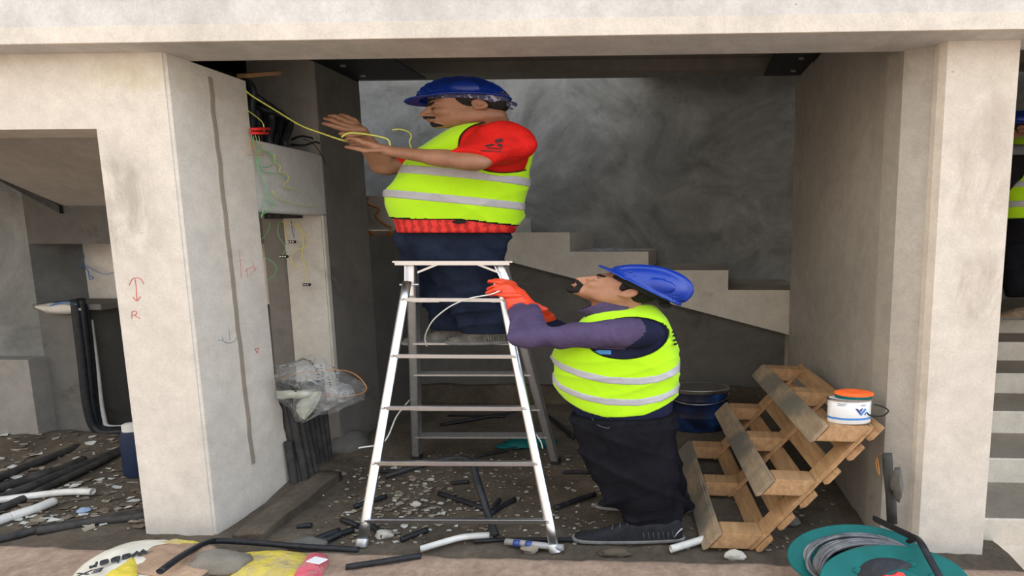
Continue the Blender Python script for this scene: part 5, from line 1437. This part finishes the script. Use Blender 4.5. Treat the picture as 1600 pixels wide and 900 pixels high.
    def vraw(P): return T(P, .010)+wob(P, .003, 12, 2)+crease(P, .010, 17, (.6,.1,.6), 7)+crease(P, .006, 30, (-.3,.1,.9), 2)
    def vest(P):
        d = smax(vraw(P), -hole(P), .005); d = smax(d, -hole2(P), .005); d = smax(d, -neck(P), .006); return smax(d, hemz(P)-P[:, 2], .004)
    v = pr.mesh('safety_vest', [(vest, lo, hi, .0072)], [m_lime, m_piping], mi=None)
    def strip(pts, hpx):
        sx_ = np.array([J(x, y, Yc)[0] for x, y in pts]); sz_ = np.array([J(x, y, Yc)[2] for x, y in pts])
        def g(P):
            d = smax(vraw(P)-.0035, np.abs(P[:, 2]-np.interp(P[:, 0], sx_, sz_))-hpx, .001); return smax(d, -hole(P)+.01, .002)
        return g
    pr.mesh('reflective_strip', [(strip([(858,556),(885,565),(920,574),(955,581),(1000,584),(1030,582),(1064,572)], .022), lo, hi, .0055)], m_refl, v)
    pr.mesh('reflective_strip', [(strip([(862,585),(885,598),(920,608),(955,614),(1000,616),(1035,612),(1062,605)], .021), lo, hi, .0055)], m_refl, v)
    hole_piping(pr, vraw, A0, aw*1.03, ah*.86, tl, v, .003)
    # dark lettering up the back of the vest
    for k_, (x, y) in enumerate(((1052.5,520),(1053.5,526),(1054.5,533),(1055.5,539))):
        p = J(x, y, 3.10); bm = bmesh.new(); add_para(bm, Vector((p[0]*K-.012, p[1]-.012, p[2])), (.022,.02,0), (.0,.004,.0), (.004,0,.012)); from_bm('back_print', bm, m_piping, v)
    # ---- head tilted back
    hs = 1.03; Rh = rotZ(.10) @ rotY(.76); 
    # ear pixel (983,459)
    hc = J(983, 459, 3.10)-(Rh @ np.array([.020,-.078,-.008]))*hs; 
    Rh = Rh; nb = J(965, 496, 3.22)
    HF = head_sdf(hc, Rh, hs)
    def headneck(P): return smin(HF(P), cap(P, to_body(hc, Rh, hs, (.022,0,-.055)), nb, .062, .078), .03)
    hl, hh_ = bb([hc, nb], .19*hs)
    pr.mesh('body', [(headneck, hl, hh_, .0040), (lambda P: cap(P, W1-d1*.03, W1+d1*.05, .030, .030), *bb([W1], .10), .005), (lambda P: cap(P, E2+(W2-E2)*.8, W2+(W2-E2)*.25, .030, .028), *bb([W2], .10), .005)], m_skin2)
    face_parts(pr, None, hc, Rh, hs, 'goatee'); hair_part(pr, hc, Rh, hs)
    Rt = rotZ(.06) @ rotY(.86); tc_ = J(1003, 447, 3.16)
    hat = hard_hat(pr, tc_, Rt, 1.0, m_blue, .74)
    def susp(q): return smax(smax(ell(q, (.010,0,0), (.112,.096,.12)), -ell(q, (.010,0,0), (.106,.090,.12)), .001), np.abs(q[:, 2]+.012)-.014, .001)
    pr.mesh('hat_suspension', [(sub_sdf(susp, tc_, Rt, 1.0), tc_-.15, tc_+.15, .0045)], m_piping)
    kn = lambda q: cap(q, (.125,-.012,-.03), (.125,.012,-.03), .018); pr.mesh('ratchet_knob', [(sub_sdf(kn, tc_, Rt, 1.0), tc_-.2, tc_+.2, .006)], m_piping)
    # chin strap
    P3 = [to_body(hc, Rh, hs, p) for p in ((-.02,-.082,.03),(-.035,-.078,-.03),(-.045,-.062,-.08),(-.05,-.03,-.118),(-.05,0,-.124))]
    # ---- gloves
    def glove(w, kn, ch, palm):
        f = hand_sdf(ch, palm); lo_, hi_ = bb([w]+kn+[c[1] for h_ in ch for c in h_], .045); return f, lo_, hi_
    kn = [J(790+i*2.0, 446-i*1.8+2, 3.23+.024*i) for i in range(4)]
    w = W1
    palm = [(w-d1*.045, w+d1*.015, .046, .042), (w, J(802, 457, 3.26), .038, .034)]+[(w+(k-w)*.35, k, .026, .0175) for k in kn]
    ch = [chain([kn[0], J(776, 452, 3.22), J(765, 457, 3.24), J(764, 460, 3.29)], .0135, .0105), chain([kn[1], J(777, 447, 3.24), J(766, 451, 3.28), J(768, 456, 3.33)], .0135, .0105),
          chain([kn[2], J(778, 441, 3.28), J(768, 439, 3.31), J(767, 441, 3.36)], .013, .0105), chain([kn[3], J(784, 438, 3.31), J(774, 437, 3.35)], .012, .0095),
          chain([J(808, 462, 3.20), J(790, 462, 3.20), J(776, 459, 3.24), J(768, 461, 3.27)], .0155, .0115)]
    f, lo_, hi_ = glove(w, kn, ch, palm)
    gm = [m_glove, m_black]
    pr.mesh('glove', [(lambda P: f(P)+wob(P, .0015, 60, 1), lo_, hi_, .0038)], gm, mi=lambda c: np.zeros(len(c)))
    kn2 = [J(842+i*2, 486-i, 3.40-.022*i) for i in range(4)]
    palm2 = [(W2+(E2-W2)*.0, J(847, 494, 3.40), .040, .036)]+[(W2+(k-W2)*.4, k, .022, .016) for k in kn2]
    ch2 = [chain([k, k+np.array([-.02, .0, .03]), k+np.array([-.045, .01, .035])], .013, .010) for k in kn2]+[chain([J(843,496,3.37), J(834,490,3.36), J(829,485,3.37)], .014, .011)]
    f2 = hand_sdf(ch2, palm2); lo_, hi_ = bb([W2]+kn2+[c[1] for h_ in ch2 for c in h_], .045)
    pr.mesh('glove', [(f2, lo_, hi_, .0042)], m_glove)
    # ---- trousers
    def leg(pts):
        def f_(P):
            d = None
            for (a, ra), (b, rb) in zip(pts, pts[1:]):
                e = cap(P, a, b, ra, rb); d = e if d is None else smin(d, e, .03)
            return d
        return f_
    LN = Loft([pr.sec(y, a, b, Yc-.07+.00*y, h, 0) for y, a, b, h in ((640,896,1050,.14),(677,900,1052,.135),(705,910,1054,.12),(733,920,1058,.112),(773,944,1062,.10),(800,978,1066,.086),(808,984,1066,.08),(816,988,1064,.076))], soft=.02)
    LF = Loft([pr.sec(y, a, b, Yc+.16, h, 0) for y, a, b, h in ((640,905,1052,.14),(677,912,1054,.13),(710,925,1060,.115),(740,950,1068,.10),(775,985,1072,.088),(795,995,1074,.08))], soft=.02)
    HP = Loft([pr.sec(y, a, b, Yc+.03, h, 0) for y, a, b, h in ((622,890,1054,.19),(645,896,1055,.20),(675,902,1054,.19),(700,915,1050,.14))], soft=.02)
    def tro(P):
        z = P[:, 2]; fold = crease(P, .022, 20, (.5,.1,.8), 1)+crease(P, .014, 34, (-.7,.1,.6), 6)+.003*np.sin(z*42+5*P[:, 0])*np.clip(.25+(J(0, 700, 3.2)[2]-z)*1.8, .2, 1)
        d = smin(smin(LN(P), LF(P), .015), HP(P), .04)+fold+wob(P, .006, 12, 3)
        return smax(d, z-J(0, 628, 3.2)[2], .004)
    t_ = pr.mesh('trousers', [(tro, J(880, 835, 3.0)-np.array([.02,.16,.04]), J(1085, 625, 3.4)+np.array([.02,.16,.02]), .0085)], m_blackt)
    # pocket seam
    def ray_on(fn, px, py):
        o_ = np.array([(0-pr.o.x)/pr.k, 0-pr.o.y, CAMH-pr.o.z]); q = J(px, py, 3.1)-o_; q /= np.linalg.norm(q); ts = np.linspace(1., 4.2, 1200); d = fn(o_+ts[:, None]*q); i = int(np.argmax(d < .001)); p = o_+ts[i]*q; return Vector((p[0]*pr.k, p[1], p[2]))
    tube('pocket_seam', [ray_on(tro, x, y) for x, y in ((922,642),(926,655),(934,664),(945,668),(952,668),(955,655),(954,645))], .004, cloth('grey_seam_thread', (.05,.055,.06)), t_, smooth_n=5, seg=6)
    for heel, toe, z in ((J(1066, 843, 3.08), J(897, 846, 3.03), 0), (J(1080, 803, 3.42), J(933, 797, 3.44), 0)):
        heel = heel.copy(); toe = toe.copy(); heel[2] = toe[2] = .004-pr.o.z
        up, so, lo_, hi_ = shoe(heel, toe, .050, .150)
        s_ = pr.mesh('shoe', [(up, lo_, hi_, .0052)], m_piping if False else flat('charcoal_trainer', (.016,.017,.02), .9, var=.4, vs=16, bump=.4)); pr.mesh('sole', [(so, lo_, hi_, .005)], m_sole, s_)
        laces(pr, up, heel, toe, s_, m_lace)
        a = Vector((heel[0]*K-.05, heel[1]-.047, heel[2]+.03)); tube('heel_trim', [a, a+Vector((.02, .004, .03)), a+Vector((.05, .012, .055))], .004, m_white_d, s_, smooth_n=4, seg=6)
worker_on_floor()

# ================================================================== third worker on the outside stair
def worker_on_stair():
    Y = 5.5; top = -.05+.18*6
    r = at(1600, 475, Y=Y); r.z = top+.003
    pr = Person('person', r, 'worker in blue hard hat and lime vest on the outside stair, right edge')
    J = pr.J
    rows = [(214,1580,1622,.08),(222,1572,1632,.17),(235,1567,1640,.22),(260,1565,1642,.23),(290,1564,1642,.22),(320,1563,1640,.215),(346,1562,1638,.21)]
    T = Loft([pr.sec(y, a, b, Y, h, .0) for y, a, b, h in rows], soft=.03)
    lo, hi = J(1545, 355, Y)-np.array([.05,.35,.05]), J(1660, 200, Y)+np.array([.05,.35,.05])
    zh = J(0, 344, Y)[2]; A = J(1577, 262, Y-.2); aw, ah = .055, .15
    def hole(P): return smax((np.sqrt(((P[:, 0]-A[0])/aw)**2+((P[:, 2]-A[2])/ah)**2)-1)*aw, P[:, 1]-.0, .01)
    S1, E1, W1 = J(1586, 240, Y-.22), J(1574, 275, Y-.25), J(1562, 300, Y-.38)
    arm = lambda P: smin(cap(P, S1, E1, .085, .06), cap(P, E1, W1, .055, .035), .02)
    g = cloth('grey_black_shirt', (.16,.17,.18)); bk = cloth('black_shirt_panel', (.012,.012,.014))
    pr.mesh('shirt', [(lambda P: smin(T(P, -.006), arm(P), .03), lo-np.array([.1,.15,0]), hi, .012)], [g, bk], mi=lambda c: (c[:, 2] < J(0, 258, Y)[2]).astype(int))
    vr = lambda P: T(P, .008)+wob(P, .005, 12, 1)
    v = pr.mesh('safety_vest', [(lambda P: smax(smax(vr(P), -hole(P), .005), zh-P[:, 2], .004), lo, hi, .011)], [m_lime, m_piping], mi=lambda c: (np.abs(hole(c)) < .008).astype(int))
    for y in (296, 324):
        zc = J(0, y, Y)[2]; pr.mesh('reflective_strip', [(lambda P: smax(smax(vr(P)-.005, np.abs(P[:, 2]-zc)-.03, .001), -hole(P)+.01, .002), lo, hi, .009)], m_refl, v)
    hs = 1.25; Rh = rotZ(-.35); hc = J(1592, 203, Y); HF = head_sdf(hc, Rh, hs)
    pr.mesh('body', [(lambda P: smin(HF(P), cap(P, hc+np.array([.03,0,-.08]), J(1600, 225, Y), .07, .08), .03), *bb([hc], .25), .007), (lambda P: cap(P, W1, W1+np.array([-.04,-.06,-.02]), .035, .03), *bb([W1], .12), .007)], m_skin1)
    hair_part(pr, hc, Rh, hs)
    hard_hat(pr, J(1598, 196, Y), rotZ(-.3), 1.12, m_blue, .9)
    HP = Loft([pr.sec(y, a, b, Y, h, 0) for y, a, b, h in ((340,1563,1640,.20),(375,1565,1640,.20),(400,1566,1638,.17))], soft=.02)
    LN = Loft([pr.sec(y, a, b, Y-.08, h, 0) for y, a, b, h in ((380,1566,1625,.12),(420,1567,1620,.105),(465,1572,1612,.085))], soft=.02)
    LF = Loft([pr.sec(y, a, b, Y+.12, h, 0) for y, a, b, h in ((380,1590,1642,.12),(420,1598,1642,.105),(465,1605,1645,.085))], soft=.02)
    pr.mesh('trousers', [(lambda P: smin(smin(LN(P), LF(P), .01), HP(P), .04)+wob(P, .01, 11, 4), J(1545, 475, Y)-np.array([.05,.3,.0]), J(1660, 338, Y)+np.array([.05,.35,.0]), .012)], m_blackt)
    tan = flat('tan_boot', (.22,.15,.10), .8, var=.3)
    for hx, yy in ((1612, Y-.1), (1640, Y+.12)):
        h_ = J(hx, 474, yy); t_ = J(hx-58, 474, yy-.05); h_[2] = t_[2] = .0
        up, so, lo_, hi_ = shoe(h_, t_, .055, .13); s_ = pr.mesh('boot', [(up, lo_, hi_, .009)], tan); pr.mesh('sole', [(so, lo_, hi_, .008)], m_sole, s_)
worker_on_stair()
# cord held by the two workers
wire([(795,446,3.25),(770,459,3.2),(735,466,3.22),(705,478,3.28),(680,497,3.35),(669,513,3.42),(664,528,3.5),(667,541,3.55)], m_whitew, 'thin white cord looping from the orange glove down in front of the shoes', .0045)
wire([(800,444,3.3),(825,443,3.4),(860,446,3.5),(890,454,3.45),(925,478,3.2)], m_dusty, 'thin dark cord stretching right from the ladder top behind the bearded worker', .0018)
wire([(560,700,3.6),(600,690,3.7),(620,650,3.9),(640,625,4.1)], m_whitew, 'pale cord running up behind the left side of the ladder', .006)
